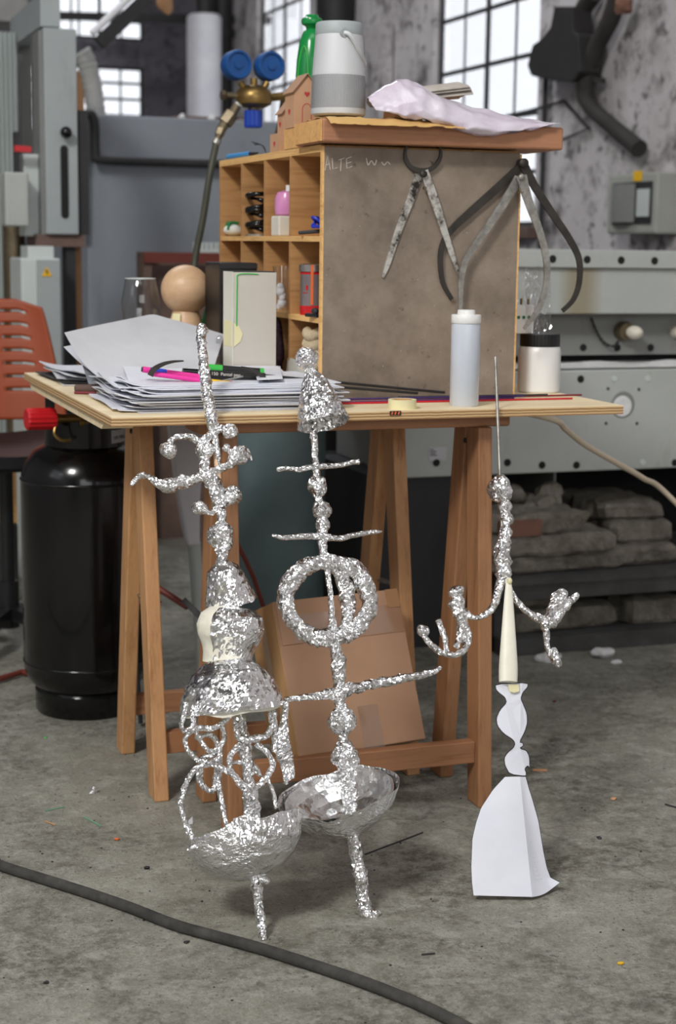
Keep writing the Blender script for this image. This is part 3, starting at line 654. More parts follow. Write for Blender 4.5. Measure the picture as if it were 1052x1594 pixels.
bores((541, 541, 541), (907.5, 960.5, 1012.5), Y3+.07, .0098)
bores((590, 720, 724, 724, 720), (903.5, 1050, 843.5, 897, 679), Y3, .0098)
bores((720,), (789.5,), Y3, .0098)
bores((590, 590, 720), (956, 1008, 1000), Y3, .008, M['pale'], 'plugged_bore')
bores((605, 606, 659, 659, 725), (946, 994, 943, 991, 630), Y3, .004, M['dark'], 'bolt_hole')
c = AY(969, 630, Y3); MB().lathe(c+V((0, -.002, 0)), [(.034, 0), (.036, .002), (.036, .004)], (0, 1, 0), 32).build('round_port', M['machine_dark'], t, True)
MB().lathe(c+V((-.002, -.004, -.004)), [(.027, 0), (.028, .002)], (0, 1, 0), 32).build('port_cover', M['foam_white'], t, True)
c = AY(968, 515, Y3+.07)
MB().lathe(c, [(.026, 0), (.026, -.02), (.022, -.03)], (0, 1, 0), 20).build('plug_socket', M['brass_dull'], t, True)
MB().ball(c+V((.012, -.045, -.002)), (.02, .03, .018), 3).build('plug', M['cream_card'], t, True)
c = AY(1052, 515, Y3+.07); MB().lathe(c, [(.02, 0), (.02, -.03)], (0, 1, 0), 20).build('plug_socket', M['cream_card'], t, True)
mb = MB(); pts = [AY(x, y, Y3+.055) for x, y in ((920, 494), (926, 510), (934, 526), (944, 536), (955, 539), (962, 532))]
P, _ = catmull(pts, [0]*6, .006)
for i in range(len(P)-1):
    mb.bar(P[i], P[i+1]+(P[i+1]-P[i])*.2, .007 if i % 2 else .003, .003 if i % 2 else .007, (0, 1, 0))
mb.build('plug_chain', M['dark'], t)
c0, c1 = AY(668, 697, Y3-.003), AY(695, 716, Y3-.003)
lb = MB().box((c0.x, Y3-.002, c1.z), (c1.x, Y3-.0004, c0.z)).build('rating_label', M['paper2'], t)
mb = MB()
for k in range(4): mb.box((c0.x+.003, Y3-.0026, c0.z-.006-.005*k), (c0.x+.003+(.010, .018, .015, .02)[k], Y3-.002, c0.z-.004-.005*k))
mb.build('label_print', M['ink'], lb)
xs = AY(800, 400, Y3).x
# the legs under the bed and what lies in the dark beneath it
x0, x1 = AY(583, 850, Y3+.02).x, AY(742, 850, Y3+.02).x
MB().box((x0, Y3+.02, 0), (x1, Y3+.5, z_(738, 800))).build('bed_foot', M['dark'], t)
MB().box((2.72, Y3+.02, 0), (XR, Y3+.5, z_(738, 800))).build('bed_foot', M['dark'], t)
c0, c1 = AY(768, 742, Y3+.06), AY(845, 786, Y3+.06)
mb = MB(); zt, zb = z_(738, 800), c1.z; xa, xb = AY(822, 760, Y3+.06).x-.085, AY(875, 760, Y3+.06).x-.02
mb.box((xa, Y3+.06, zb), (xa+.006, Y3+.4, zt)).box((xb-.006, Y3+.06, zb), (xb, Y3+.4, zt)).box((xa, Y3+.06, zb), (xb, Y3+.4, zb+.006)).build('square_duct', M['machine_dark'], t)
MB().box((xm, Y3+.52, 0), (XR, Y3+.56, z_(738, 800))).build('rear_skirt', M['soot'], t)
# stand for slabs: low steel beam frame
yb = 3.62
def zz(x, y): return AY(x, y, yb).z
t = thing('low_rack', 'low grimy steel rack under the machine bed holding slabs', 'rack', (2.1, yb+.25, 0))
xa, xb = AY(745, 850, 3.77).x+.004, 2.70
MB().box((xa, yb, zz(900, 930)), (xb, yb+.05, zz(900, 905))).build('front_beam', M['pallet'], t, bevel=.003)
MB().box((xa, yb-.01, zz(900, 905)), (xb, yb+.5, zz(900, 895))).build('rack_deck', M['pallet'], t)
for x in (xa, xb-.06): MB().box((x, yb+.05, 0), (x+.06, yb+.5, zz(900, 905))).build('rack_side', M['pallet'], t)
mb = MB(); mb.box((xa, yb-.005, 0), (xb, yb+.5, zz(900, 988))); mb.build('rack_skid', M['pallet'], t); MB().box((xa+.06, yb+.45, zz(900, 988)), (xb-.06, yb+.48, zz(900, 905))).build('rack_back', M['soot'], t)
zd = zz(900, 895)
def slab(x0, x1, y, zb, zt, dep, mat, label, seed, red=False):
    random.seed(seed); mb = MB(); a, b = x0, x1; o = V((seed*3.1, 0, 0))
    def f(u, v):
        an = 2*PI*u; cx_, cy = math.cos(an), math.sin(an)
        k = 1/max(abs(cx_), abs(cy)); return cx_*k, cy*k
    n = 44; rg = []
    for lv, (z, s_) in enumerate(((zb, .93), (zb+(zt-zb)*.2, 1), (zb+(zt-zb)*.8, 1), (zt, .95), (zt+.004, .6), (zt+.005, .05))):
        r = []
        for i in range(n):
            sx, sy = f(i/n, 0); p = V(((a+b)/2+sx*(b-a)/2*s_, y+dep/2+sy*dep/2*s_, z))
            q = noise.noise(p*14+o)*.018+noise.noise(p*40+o)*.008
            r.append(p+V((sx*q, sy*q, noise.noise(p*25+o)*.008 if lv > 1 else max(0, noise.noise(p*25+o)*.004))))
        rg.append(r)
    mb.rings(rg); return tag(mb.build('insulation_slab', mat), label, 'slab', 'old slabs on the low rack')
px = lambda x: AY(x, 850, yb).x
zk = zz(900, 988)+.002
slab(px(800), px(985), yb+.05, zk, zz(900, 955), .3, M['wool_insul'], 'dim slab lying on the skid beneath the rack beam, behind the foil arm', 7)
slab(px(1000), px(1085), yb+.05, zk, zz(900, 950), .3, M['wool_insul'], 'dim slab beneath the rack beam at the right edge', 8)
slab(px(790), px(930), yb+.08, zz(900, 953), zz(900, 934), .26, M['wool_insul'], 'upper dim slab beneath the rack beam, behind the foil arm', 9)
slab(px(775), px(985), yb+.04, zd+.002, zz(900, 868), .30, M['wool_insul'], 'lowest dim slab on the rack, under the pale broad slab', 1)
slab(px(760), px(968), yb+.02, zz(900, 866), zz(900, 834), .28, M['wool_insul'], 'pale broad rough slab in the middle of the stack right of the foil figure', 2)
slab(px(770), px(925), yb+.03, zz(900, 832), zz(900, 802), .22, M['wool_insul'], 'slab with a reddish front edge on top of the stack', 3)
t2 = MB(); t2.box((px(782), yb+.02, zz(900, 833)), (px(848), yb+.03, zz(900, 808)))
tag(t2.build('brick_facing', M['brick_red']), 'reddish brick strip against the front of the topmost slab', 'brick')
slab(px(975), px(1075), yb+.06, zd+.002, zz(1000, 858), .3, M['wool_insul'], 'lowest slab of the dim pile at the right edge', 4)
slab(px(985), px(1085), yb+.10, zz(1000, 856), zz(1000, 826), .3, M['wool_insul'], 'middle slab of the dim pile at the right edge', 5)
slab(px(975), px(1080), yb+.14, zz(1000, 824), zz(1000, 798), .3, M['wool_insul'], 'topmost slab of the dim pile at the right edge', 6)
p = AY(835, 795, yb+.16); p.z = zz(900, 800)
p2 = MB(); 
for k in range(9): p2.ball(p+V((random.uniform(-.07, .08), random.uniform(-.03, .03), .0+random.uniform(0, .05)-.01*abs(k-4))), random.uniform(.02, .035), 2, nz=.3, ns=40)
tag(p2.build('insulation_lumps', M['wool_insul']), 'heap of crumbled grey insulation behind the topmost slab', 'insulation', kind='stuff')

# things on the right wall
t = thing('sheet_metal_hood', 'dark sheet-metal hood hung on the wall beside the tall window', 'hood', (XW-.06, AX(858, 70, XW-.06).y, 1.7))
poly = [AX(x, y, XW-.12) for x, y in ((862, 10), (890, 10), (890, 30), (891, 48), (899, 55), (902, 112), (890, 128), (860, 126), (826, 118), (820, 102), (828, 70), (842, 60), (856, 42))]
MB().prism(poly, (.09, 0, 0)).build('hood_shell', M['leather'], t, bevel=.006)
MB().tube([AX(843, 104, XW-.105), AX(885, 109, XW-.105)], .003, 6).build('hood_seam', M['black_iron'], t)
t = thing('black_hose', 'thick black hose hanging bent on the stained wall', 'hose', (XW-.04, AX(915, 170, XW-.06).y, 1.3))
MB().tube([AX(x, y, XW-.06) for x, y in ((962, -10), (950, 30), (930, 70), (916, 110), (911, 148), (925, 172), (955, 198), (995, 232))], [.036, .035, .034, .034, .034, .031, .029, .033], 14, smooth_path=8).build('hose_body', M['belt'], t, True)
MB().tube([AX(x, y, XW-.05) for x, y in ((925, -10), (905, 22), (908, 60), (913, 100))], [.036, .034, .008, .008], 10, smooth_path=6).build('hose_branch', M['belt'], t, True)
MB().bar(AX(925, 123, XW-.05), AX(940, 126, XW-.03), .02, .02).build('wall_peg', M['belt'], t)
MB().ball(AX(970, 8, XW-.10), .035, 2, nz=.3).build('rusty_clamp', M['brick_red'], t)
mb = MB().tube([AX(x, y, XW-.02) for x, y in ((790, 180), (822, 173), (878, 157), (917, 200), (876, 217))], .007, 8)
tag(mb.build('bent_wire_bracket', M['dark'], None, True), 'thin bent wire bracket on the wall under the sheet-metal hood', 'bracket')
t = thing('switch_box', 'grey electrical box with a yellow sticker on the stained wall', 'switch box', (XW, AX(995, 320, XW).y, 1.2))
y0, y1 = AX(1021, 320, XW-.1).y, AX(945, 320, XW-.1).y; z1, z0 = AX(990, 270, XW-.1).z, AX(990, 364, XW-.1).z
MB().box((XW-.1, y0, z0), (XW, y1, z1)).build('box_case', M['box_grey'], t, bevel=.008)
ya, yb_ = AX(1006, 320, XW-.12).y, AX(948, 320, XW-.12).y; za, zb = AX(980, 286, XW-.12).z, AX(980, 346, XW-.12).z
MB().box((XW-.104, ya-.004, zb-.006), (XW-.1, yb_+.004, za+.006)).build('cover_frame', M['dark'], t)
ym = ya+(yb_-ya)*.38
MB().grid(lambda u, v: V((XW-.108-.03*math.sin(PI*u), ym+(yb_-ym)*u, zb+(za-zb)*v)), 10, 2, .003).build('clear_flap', M['machine_dark'], t, True)
MB().box((XW-.108, ya+.008, zb+.02), (XW-.104, ym-.01, za-.02)).build('breaker_strip', M['pale'], t)
yc = AX(993, 273, XW-.1).y; zc = AX(993, 274, XW-.1).z
MB().box((XW-.103, yc-.03, zc-.018), (XW-.1005, yc+.03, zc+.018)).build('yellow_sticker', M['yellow_sign'], t)
mb = MB(); c = V((0, 0, 0)); y0_ = AX(846, 400, XW-.02).y
tag(MB().tube([V((XW-.02, AX(846, 220, XW-.02).y, 1.0)), V((XW-.02, AX(846, 220, XW-.02).y, 1.78))], .012, 8).build('wall_conduit', M['dark'], None, True), 'thin dark conduit running down the wall beside the window edge', 'conduit')
# dust sheets of dirt on the machine top near the wall are left to the plaster
# beige cable drooping from the table to the right
P = [V((1.345, 2.99, .726)), AY(856, 652, 3.02), AY(880, 668, 3.05), AY(910, 692, 3.1), AY(960, 721, 3.15), AY(1000, 744, 3.2), AY(1052, 783, 3.25), V((2.35, 3.2, .10)), V((2.55, 3.2, .012)), V((2.9, 3.1, .008))]
tag(MB().tube(P, .0065, 10, smooth_path=8).build('power_cable', M['cable'], None, True), 'beige power cable sagging from under the right table end', 'cable')

# ---------------------------------------------------------------- plywood table on two trestles
TX0, TX1, TY0, TY1, TZ = .537, 1.497, 2.62, 3.56, .75
t = thing('plywood_tabletop', 'pale plywood tabletop lying across two wooden trestles', 'tabletop', ((TX0+TX1)/2, (TY0+TY1)/2, TZ-.015))
MB().box((TX0+.0005, TY0+.0005, TZ-.0015), (TX1-.0005, TY1-.0005, TZ)).build('top_veneer', M['ply'], t)
MB().box((TX0, TY0, TZ-.016), (TX1, TY1, TZ-.0015)).build('board_core', M['plyedge'], t)
mb = MB(); mb.prism([V((TX0+.006, TY0+.085, TZ-.016)), V((TX0+.006, TY0+.115, TZ-.032)), V((TX0+.006, TY1-.06, TZ-.032)), V((TX0+.006, TY1-.03, TZ-.016))], (.055, 0, 0))
mb.build('under_batten', M['ply'], t)
def trestle(name, label, xa, xb, ya, yf, yr, ns=2, zt=.733):
    t = thing(name, label, 'trestle', ((xa+xb)/2, ya, 0), 'wooden trestles under the plywood top')
    MB().box((xa-.055, ya-.045, zt-.022), (xb+.055, ya+.045, zt)).build('top_rail', M['trestle_x'], t, bevel=.004)
    zl = zt-.022
    for x in (xa, xb):
        for yft, s in ((yf, -1), (yr, 1)):
            top = V((x, ya+s*.028, zl)); foot = V((x, yft, 0)); d = (top-foot)
            w = .028; hw = .027
            vs = []
            for p in (foot, top):
                for dx, dy in ((-w/2, -hw), (w/2, -hw), (w/2, hw), (-w/2, hw)): vs.append(p+V((dx, dy, 0)))
            mb = MB().add(vs, [(3, 2, 1, 0), (4, 5, 6, 7), (0, 1, 5, 4), (1, 2, 6, 5), (2, 3, 7, 6), (3, 0, 4, 7)])
            mb.build('leg', M['trestle'] if ns == 2 else M['trestle_red'], t, bevel=.003)
        MB().bar((x+.017, ya+(yf-ya)*.55, .36), (x+.017, ya+(yr-ya)*.55, .345), .004, .018, (1, 0, 0)).build('spreader_strap', M['steel'], t)
        c = V((x-.0145, ya, zl-.03)); MB().lathe(c, [(.005, 0), (.005, -.002), (.003, -.0035)], (1, 0, 0), 10).build('hinge_bolt', M['dark'], t)
    for yft, s in ((yf, -1), (yr, 1))[:ns]:
        z0, z1 = .082, .124; y0 = ya+s*.028+(yft-ya-s*.028)*(1-.10/zl)
        MB().box((xa+.014, y0-.012, z0), (xb-.014, y0+.012, z1)).build('stretcher', M['trestle_x'], t, bevel=.002)
    return t
xf0, xf1 = .752, 1.236
trestle('trestle', 'front wooden trestle with the cardboard box leaning behind its lower rail', xf0, xf1, 2.715, 2.64, 2.822, 1)
trestle('trestle', 'rear wooden trestle whose legs stand beside the black gas bottle', .668, AY(600, 668, 3.0).x+.005, 3.0, 2.852, 3.15)

# ---------------------------------------------------------------- pigeonhole cabinet
CX0, CX1, CY0, CY1, CZ0, CZ1 = .9735, 1.371, 2.83, 3.535, .75, 1.217
t = thing('pigeonhole_cabinet', 'wooden pigeonhole cabinet with a grimy grey side panel on the table', 'cabinet', ((CX0+CX1)/2, (CY0+CY1)/2, CZ0))
pn = MB().box((CX0+.004, CY0, CZ0), (CX1, CY0+.010, CZ1-.004)).build('side_panel', M['panel'], t)
MB().box((CX0, CY0+.0005, CZ0), (CX0+.004, CY0+.011, CZ1-.003)).build('panel_edging', M['pigeon_edge'], t)
MB().box((CX1, CY0+.0005, CZ0), (CX1+.004, CY0+.012, CZ1-.006)).build('panel_edging', M['pigeon_edge'], t)
MB().box((CX0, CY0+.011, CZ1-.013), (CX1, CY1, CZ1)).build('top_board', M['pigeon_edge'], t)
MB().box((CX0, CY1-.011, CZ0), (CX1, CY1, CZ1-.013)).build('end_board', M['pigeon'], t)
MB().box((CX1-.006, CY0+.011, CZ0), (CX1, CY1-.011, CZ1-.013)).build('back_board', M['pigeon'], t)
MB().box((CX0, CY0+.011, CZ0), (CX1-.006, CY1-.011, CZ0+.009)).build('bottom_board', M['pigeon'], t)
SH = [1.052, .902]
for z in SH: MB().box((CX0, CY0+.011, z-.010), (CX1-.006, CY1-.011, z)).build('shelf', M['pigeon_edge'], t)
levels = [(CZ0+.009, SH[1]-.010), (SH[1], SH[0]-.010), (SH[0], CZ1-.013)]
DV = [3.02, 3.19, 3.358]
for y in DV:
    for za, zb in levels: MB().box((CX0, y-.005, za), (CX1-.006, y+.005, zb)).build('divider', M['pigeon'], t)
p = AY(505, 263, CY0-.0006)
mb = MB()
for st in (((506, 265), (510, 243), (514, 264)), ((507, 257), (513, 255)), ((517, 246), (518, 263), (525, 261)), ((527, 249), (536, 246)), ((531, 248), (530, 266)), ((539, 247), (540, 262), (548, 259)), ((539, 247), (547, 244)), ((540, 254), (547, 252))):
    mb.tube([AY(x, y, CY0-.0004) for x, y in st], .0007, 6)
mb.build('chalk_writing', M['chalk'], pn)
mb = MB(); mb.tube([AY(x, y, CY0-.0004) for x, y in ((570, 246), (573, 257), (578, 250), (583, 257), (586, 249))], .0009, 6, smooth_path=4)
mb.tube([AY(x, y, CY0-.0004) for x, y in ((594, 252), (598, 257), (603, 252), (607, 256))], .0008, 6, smooth_path=4)
mb.build('chalk_scrawl', M['chalk'], pn)

# things in the pigeonholes (openings face left)
def cell_y(c): return [3.03, 3.20, 3.368, 2.845][c]
# col 0 = nearest the panel ... columns from the panel: 2.84-3.015, 3.025-3.185, 3.195-3.353, 3.363-3.524
zt, zm = SH[0], SH[1]
random.seed(3)
def spot(x, X, z): q = AX(x, 350, X); return V((X, q.y, z))
sc_ = spot(363, 1.0, zt)
t = thing('strapped_trinket', 'small white trinket with dark green straps in the far top pigeonhole', 'trinket', sc_)
MB().ball(sc_+V((0, 0, .014)), (.022, .018, .013), 3, nz=.12).build('trinket_body', M['ceramic'], t, True)
for k in (-1, 0, 1): MB().tube([sc_+V((-.020+.004*abs(k), .009*k-.004, .014)), sc_+V((-.010, .009*k, .029)), sc_+V((.010, .011*k, .029))], .003, 8, smooth_path=4).build('dark_strap', M['green_dark'], t, True)
c = spot(402, 1.003, zt); pts = []
t = thing('black_spring', 'coiled black cable standing in the second far top pigeonhole', 'cable', c)
for k in range(140):
    an = k/140*2*PI*5; h = .010+.078*(k/140)**1.1; pts.append(c+V((.024*math.cos(an), .026*math.sin(an), h+.006*math.sin(an*.5))))
MB().tube(pts, .0048, 10).build('coil', M['black_gloss'], t, True)
MB().lathe(c, [(.027, 0), (.027, .004)], seg=24).build('metal_disc', M['steel'], t, True)
b0 = spot(433, .985, zt)
tag(MB().box((.977, b0.y-.028, zt), (1.03, b0.y+.024, zt+.040)).build('white_carton', M['cream_card'], bevel=.003), 'small white carton under the pink bottle in a top pigeonhole', 'box')
c = V((1.003, b0.y-.002, zt+.0405))
t = thing('pink_bottle', 'pink plastic bottle standing on the white carton in a top pigeonhole', 'bottle', c)
MB().lathe(c, [(.020, 0), (.024, .003), (.0255, .014), (.0245, .036), (.020, .046), (.009, .050)], seg=24).build('bottle_body', M['pinkbottle'], t, True)
MB().lathe(c+V((0, -.012, .048)), [(.007, 0), (.007, .012)], seg=14).build('cap', M['white_plastic'], t, True)
c = spot(487, .985, zt)
t = thing('pocket_knife', 'grey knife with a blue cord in the top pigeonhole beside the panel', 'knife', c)
MB().bar((.966, c.y+.026, zt+.006), (1.035, c.y-.016, zt+.013), .015, .007).build('knife_handle', M['dark'], t, bevel=.002)
mb = MB(); cc = c+V((.012, -.006, .018))
mb.tube([cc+V((.010*math.cos(a*.8)+.008*math.sin(a*2.3), .013*math.sin(a*1.3), .008+.009*math.sin(a*1.7))) for a in [i*.25 for i in range(50)]], .0028, 8)
mb.build('blue_cord', M['duskblue'], t, True)
R = .0265
c = spot(489, .979+R, zm)
t = thing('coffee_tin', 'silver and red tin in the pigeonhole under the blue cord', 'tin', c)
MB().lathe(c, [(R-.001, 0), (R, .002), (R, .018)], seg=32).build('red_base', M['red_tin'], t, True)
MB().lathe(c, [(R-.0004, .018), (R-.0004, .078)], seg=32, cap=False).build('printed_band', M['tin_band'], t, True)
MB().lathe(c, [(R, .078), (R, .082)], seg=32, cap=False).build('red_rim', M['red_tin'], t, True)
MB().lathe(c, [(R-.002, .082), (R+.002, .083), (R+.002, .096), (R-.002, .098), (.001, .098)], seg=32).build('lid', M['tin'], t, True)
def onarc(a0, a1, z0, z1, mat, nm, par, r=R+.0005):
    MB().grid(lambda u, v: c+V((r*math.cos(a0+(a1-a0)*u), r*math.sin(a0+(a1-a0)*u), z0+(z1-z0)*v)), 8, 1, .0004).build(nm, mat, par, True)
onarc(math.radians(240), math.radians(251), .020, .096, M['amber'], 'orange_stripe', t, R+.0022)  # orange reflection painted as a strip over band and lid
onarc(math.radians(218), math.radians(228), .048, .057, M['red_tin'], 'red_square_mark', t)
onarc(math.radians(200), math.radians(226), .042, .0435, M['red_tin'], 'red_line_mark', t)
c = spot(439, .996, zm)
t = thing('clear_bag', 'clear plastic bag with white lumps left of the silver tin', 'bag', c)
MB().lathe(c, [(.013, 0), (.015, .03), (.016, .07), (.019, .090)], seg=20, cap=False).build('bag_film', M['film'], t, True)
mb = MB()
for k in range(8): mb.ball(c+V((random.uniform(-.004, .004), random.uniform(-.004, .004), .008+.0058*k)), random.uniform(.007, .010), 2, nz=.2)
mb.build('white_lumps', M['foam_white'], t, True)
c = spot(490, .975, zm)
t = thing('pocket_gadget', 'small black gadget lying in front of the silver tin', 'gadget', c)
MB().bar((.966, c.y+.012, zm+.004), (.978, c.y-.022, zm+.004), .014, .007).build('gadget_body', M['black_plastic'], t, bevel=.002)
MB().ball((.972, c.y-.014, zm+.012), (.007, .010, .006), 2, nz=.15).build('gadget_strap', M['dark'], t, True)
random.seed(11)
zb = CZ0+.009
mb = MB(); yw = spot(494, .998, 0).y
for k in range(4):
    zc = zb+.048+.020*k; pts = [V((1.000+.018*math.cos(a), yw+.020*math.sin(a), zc+.003*math.sin(3*a))) for a in [i*2*PI/24 for i in range(25)]]
    mb.tube(pts, .0115, 10)
mb.ball((1.0, yw, zb+.018), (.03, .025, .018), 3, nz=.2)
tag(mb.build('wool_bundle', M['rope'], None, True), 'sandy coil of thick yarn in the lowest pigeonhole beside the panel', 'yarn')
ya, yb_ = spot(452, .978, 0).y, spot(492, .978, 0).y
tag(MB().grid(lambda u, v: V((.9765+.016*v, spot(462, .978, 0).y+(spot(482, .978, 0).y-spot(462, .978, 0).y)*u, zb+.082*v+.010*math.sin(5*u)*v)), 12, 8, .0015).build('frosted_sheet', M['frost'], None, True), 'torn frosted plastic sheet leaning in front of the yarn', 'sheet')
tag(MB().grid(lambda u, v: V((.968+.006*v, ya+(yb_-ya)*u, CZ0+.001+.055*v+.010*math.sin(4*u+1)*v)), 14, 6, .0015).build('frosted_offcut', M['frost'], None, True), 'low frosted plastic offcut at the cabinet foot behind the foil ball', 'offcut')
mb = MB(); mb.ball((.985, spot(434, .985, 0).y, CZ0+.075), (.012, .016, .062), 3, nz=.25, ns=60); tag(mb.build('net_bag', M['mesh'], None), 'plum-coloured net bag hanging in the lowest pigeonhole', 'bag')

# ---------------------------------------------------------------- on top of the cabinet
PZ0, PZ1 = 1.219, 1.261
t = thing('thick_plank', 'thick reddish wooden plank lying on top of the cabinet', 'plank', (1.2, 2.87, PZ0))
MB().box((.9605, 2.795, PZ0), (1.444, 2.955, PZ1)).build('plank_body', M['plank'], t, bevel=.004)
MB().box((.9590, 2.797, PZ0+.002), (.9606, 2.953, PZ1-.002)).build('sawn_end', M['pine_end'], t)
t = thing('wood_block', 'short pale wood block behind the thick plank', 'block', (1.02, 3.03, CZ1))
MB().box((.974, 2.975, CZ1), (1.10, 3.06, CZ1+.040)).build('block_body', M['plank'], t, bevel=.002)
MB().box((.9725, 2.976, CZ1+.001), (.9741, 3.059, CZ1+.039)).build('sawn_end', M['pine_end'], t)
# kraft paper
mb = MB(); random.seed(5)
def kr(u, v):
    x = .968+.262*u; y = 2.770+.15*v; z = PZ1+.0022+.005*max(0, noise.noise(V((u*7, v*5, 1))))+.003*max(0, noise.noise(V((u*20, v*12, 3))))
    if y < 2.794: z -= (2.794-y)*.55
    return V((x, y, z))
tag(mb.grid(kr, 40, 16, .001).build('kraft_sheet', M['kraft'], None, True), 'crumpled tan kraft paper under the speaker on the plank', 'paper')
# portable speaker
c = AY(526, 186, 2.868); c.z = PZ1+.009
t = thing('portable_speaker', 'grey round portable speaker with a carry handle on the plank', 'speaker', c)
Hs = AY(526, 36, 2.868).z-c.z
MB().lathe(c, [(.046, 0), (.050, .003), (.0505, .008), (.0485, Hs*.45)], seg=40).build('grille_base', M['speaker'], t, True)
MB().lathe(c, [(.0485, Hs*.45), (.0442, Hs*.80), (.0432, Hs*.865)], seg=40, cap=False).build('upper_shell', M['speaker'], t, True)
MB().lathe(c, [(.0434, Hs*.865), (.0436, Hs*.87), (.0430, Hs*.985), (.0410, Hs), (.036, Hs), (.034, Hs-.006), (.001, Hs-.006)], seg=40).build('top_ring', M['encl_light'], t, True)
mb = MB()
for j in range(30):
    h = .014+(Hs*.45-.016)*j/30; r = .0506-(.0506-.0487)*j/30
    for k in range(120):
        an = 2*PI*k/120
        if not (PI*.9 < an < PI*2.1): continue
        q = c+V((r*math.cos(an), r*math.sin(an), h)); n = V((math.cos(an), math.sin(an), 0)); a = V((-n.y, n.x, 0)); e = .00075
        mb.add([q+n*.0002-a*e-V((0, 0, e)), q+n*.0002+a*e-V((0, 0, e)), q+n*.0002+a*e+V((0, 0, e)), q+n*.0002-a*e+V((0, 0, e))], [(0, 1, 2, 3)])
mb.build('grille_holes', M['grille_dot'], t)
e0 = AY(536, 51, c.y-.0428)
pts = [e0, AY(544, 54, c.y-.048), AY(553, 68, c.y-.046), AY(562, 86, c.y-.036), AY(567, 98, c.y-.016), AY(567, 100, c.y+.004), AY(560, 84, c.y+.030), AY(548, 62, c.y+.043)]
MB().tube(pts, .0042, 10, smooth_path=6).build('carry_handle', M['speaker'], t, True)
MB().lathe(e0, [(.0085, -.003), (.0085, .002)], (.2, -.98, 0), 20).build('handle_pivot', M['encl_light'], t, True)
# green scoop
zt_ = AY(480, 23, 3.13).z
cc = V((AY(485, 100, 3.13).x, 3.13, CZ1)); H1 = AY(478, 46, 3.13).z-CZ1; HT = zt_-CZ1
t = thing('green_scoop', 'glossy green plastic scoop with a flared knob on top behind the speaker', 'scoop', cc)
MB().lathe(cc, [(.031, 0), (.0345, .004), (.0335, H1*.5), (.030, H1*.75), (.025, H1*.9), (.017, H1*.985), (.012, H1), (.010, H1+.003)], seg=32).build('scoop_body', M['green'], t, True)
MB().lathe(cc, [(.010, H1-.002), (.013, H1+.006), (.020, H1+.010), (.0215, H1+.016), (.020, H1+.021), (.014, H1+.024), (.012, HT), (.001, HT+.001)], seg=28).build('flared_knob', M['green'], t, True)
n_ = V((-.80, -.60, 0)); tg = V((.60, -.80, 0)); rim = []; fan = []
def rad(h): 
    P_ = [(0, .031), (.004, .0345), (H1*.5, .0335), (H1*.75, .030), (H1*.9, .025), (H1, .012)]
    for (h0, r0), (h1, r1) in zip(P_, P_[1:]):
        if h0 <= h <= h1: return r0+(r1-r0)*(h-h0)/(h1-h0)
    return .012
for k in range(29):
    an = 2*PI*k/28; h = H1*.44+H1*.42*math.sin(an); w = .014*math.cos(an); r = rad(h); an2 = math.asin(max(-1, min(1, w/r)))
    rim.append(cc+n_*(r*math.cos(an2)+.0006)+tg*(r*math.sin(an2))+V((0, 0, h)))
MB().tube(rim, .0012, 8).build('mouth_rim', M['green_br'], t, True)
ce = cc+n_*(rad(H1*.44)+.0004)+V((0, 0, H1*.44)); mb = MB(); mb.add(rim[:-1]+[ce], [(i, (i+1) % 28, 28) for i in range(28)]); mb.build('hollow_mouth', M['green_dark'], t)
# little card houses
def house(cx_, cy, zb, w, d, h, gable, label, seed, door=True):
    t = thing('card_house', label, 'card house', (cx_, cy, zb), 'cardboard houses beside the speaker')
    # gable end faces the camera side (-y), ridge runs along y
    a = V((cx_-w/2, cy-d/2, zb)); pf = [a, a+V((w, 0, 0)), a+V((w, 0, h)), a+V((w/2, 0, h+gable)), a+V((0, 0, h))] if gable else [a, a+V((w, 0, 0)), a+V((w, 0, h)), a+V((0, 0, h))]
    MB().prism(pf, (0, d, 0)).build('house_walls', M['cardboard_house'], t)
    if gable:
        for s in (0, 1):
            p = a+V((w/2, -.004, h+gable+.0015)); q = a+V((-.004 if s == 0 else w+.004, -.004, h-.001-gable*.1))
            n = V((0, 0, .0016)); MB().prism([p, q, q+n, p+n], (0, d+.008, 0)).build('roof_flap', M['cardboard'], t)
    # printed heart on both seen walls
    def heart(o, rx, s):
        pts = []
        for k in range(20):
            an = 2*PI*k/20; x = 16*math.sin(an)**3; y = 13*math.cos(an)-5*math.cos(2*an)-2*math.cos(3*an)-math.cos(4*an)
            pts.append(o+rx*(x/16*s)+V((0, 0, y/16*s)))
        nrm = rx.cross(V((0, 0, 1))); return MB().prism(pts, nrm*.0004)
    heart(V((cx_, cy-d/2-.0003, zb+h*(.5 if not door else .92))), V((1, 0, 0)), .0055).build('printed_heart', M['heart'], t)
    heart(V((cx_-w/2-.0003, cy, zb+h*.45)), V((0, -1, 0)), .0065).build('printed_heart', M['heart'], t)
    if door:
        pts = [V((cx_-.009, cy-d/2-.0002, zb)), V((cx_-.009, cy-d/2-.0002, zb+h*.5))]+[V((cx_+.009*math.cos(a_), cy-d/2-.0002, zb+h*.5+.011*math.sin(a_))) for a_ in [PI*(1-k/8) for k in range(1, 8)]]+[V((cx_+.009, cy-d/2-.0002, zb+h*.5)), V((cx_+.009, cy-d/2-.0002, zb))]
        MB().tube(pts, .0007, 5).build('door_outline', M['heart'], t)
h1 = house(AY(463, 150, 3.04).x+.004, 3.022, CZ1+.040, .052, .055, .068, .030, 'tallest brown card house beside the speaker, on the pale block', 1)
h3z = .036
house(1.0, 3.135, CZ1, .046, .06, h3z, 0, 'flat-topped card house with a red heart, standing on the cabinet', 2, False)
house(1.004, 3.13, CZ1+h3z, .034, .036, .040, .022, 'small gabled card house stacked on the flat-topped one', 3, False)
t = thing('blue_pen', 'light blue pen lying on the far end of the cabinet top', 'pen', (.99, 3.42, CZ1))
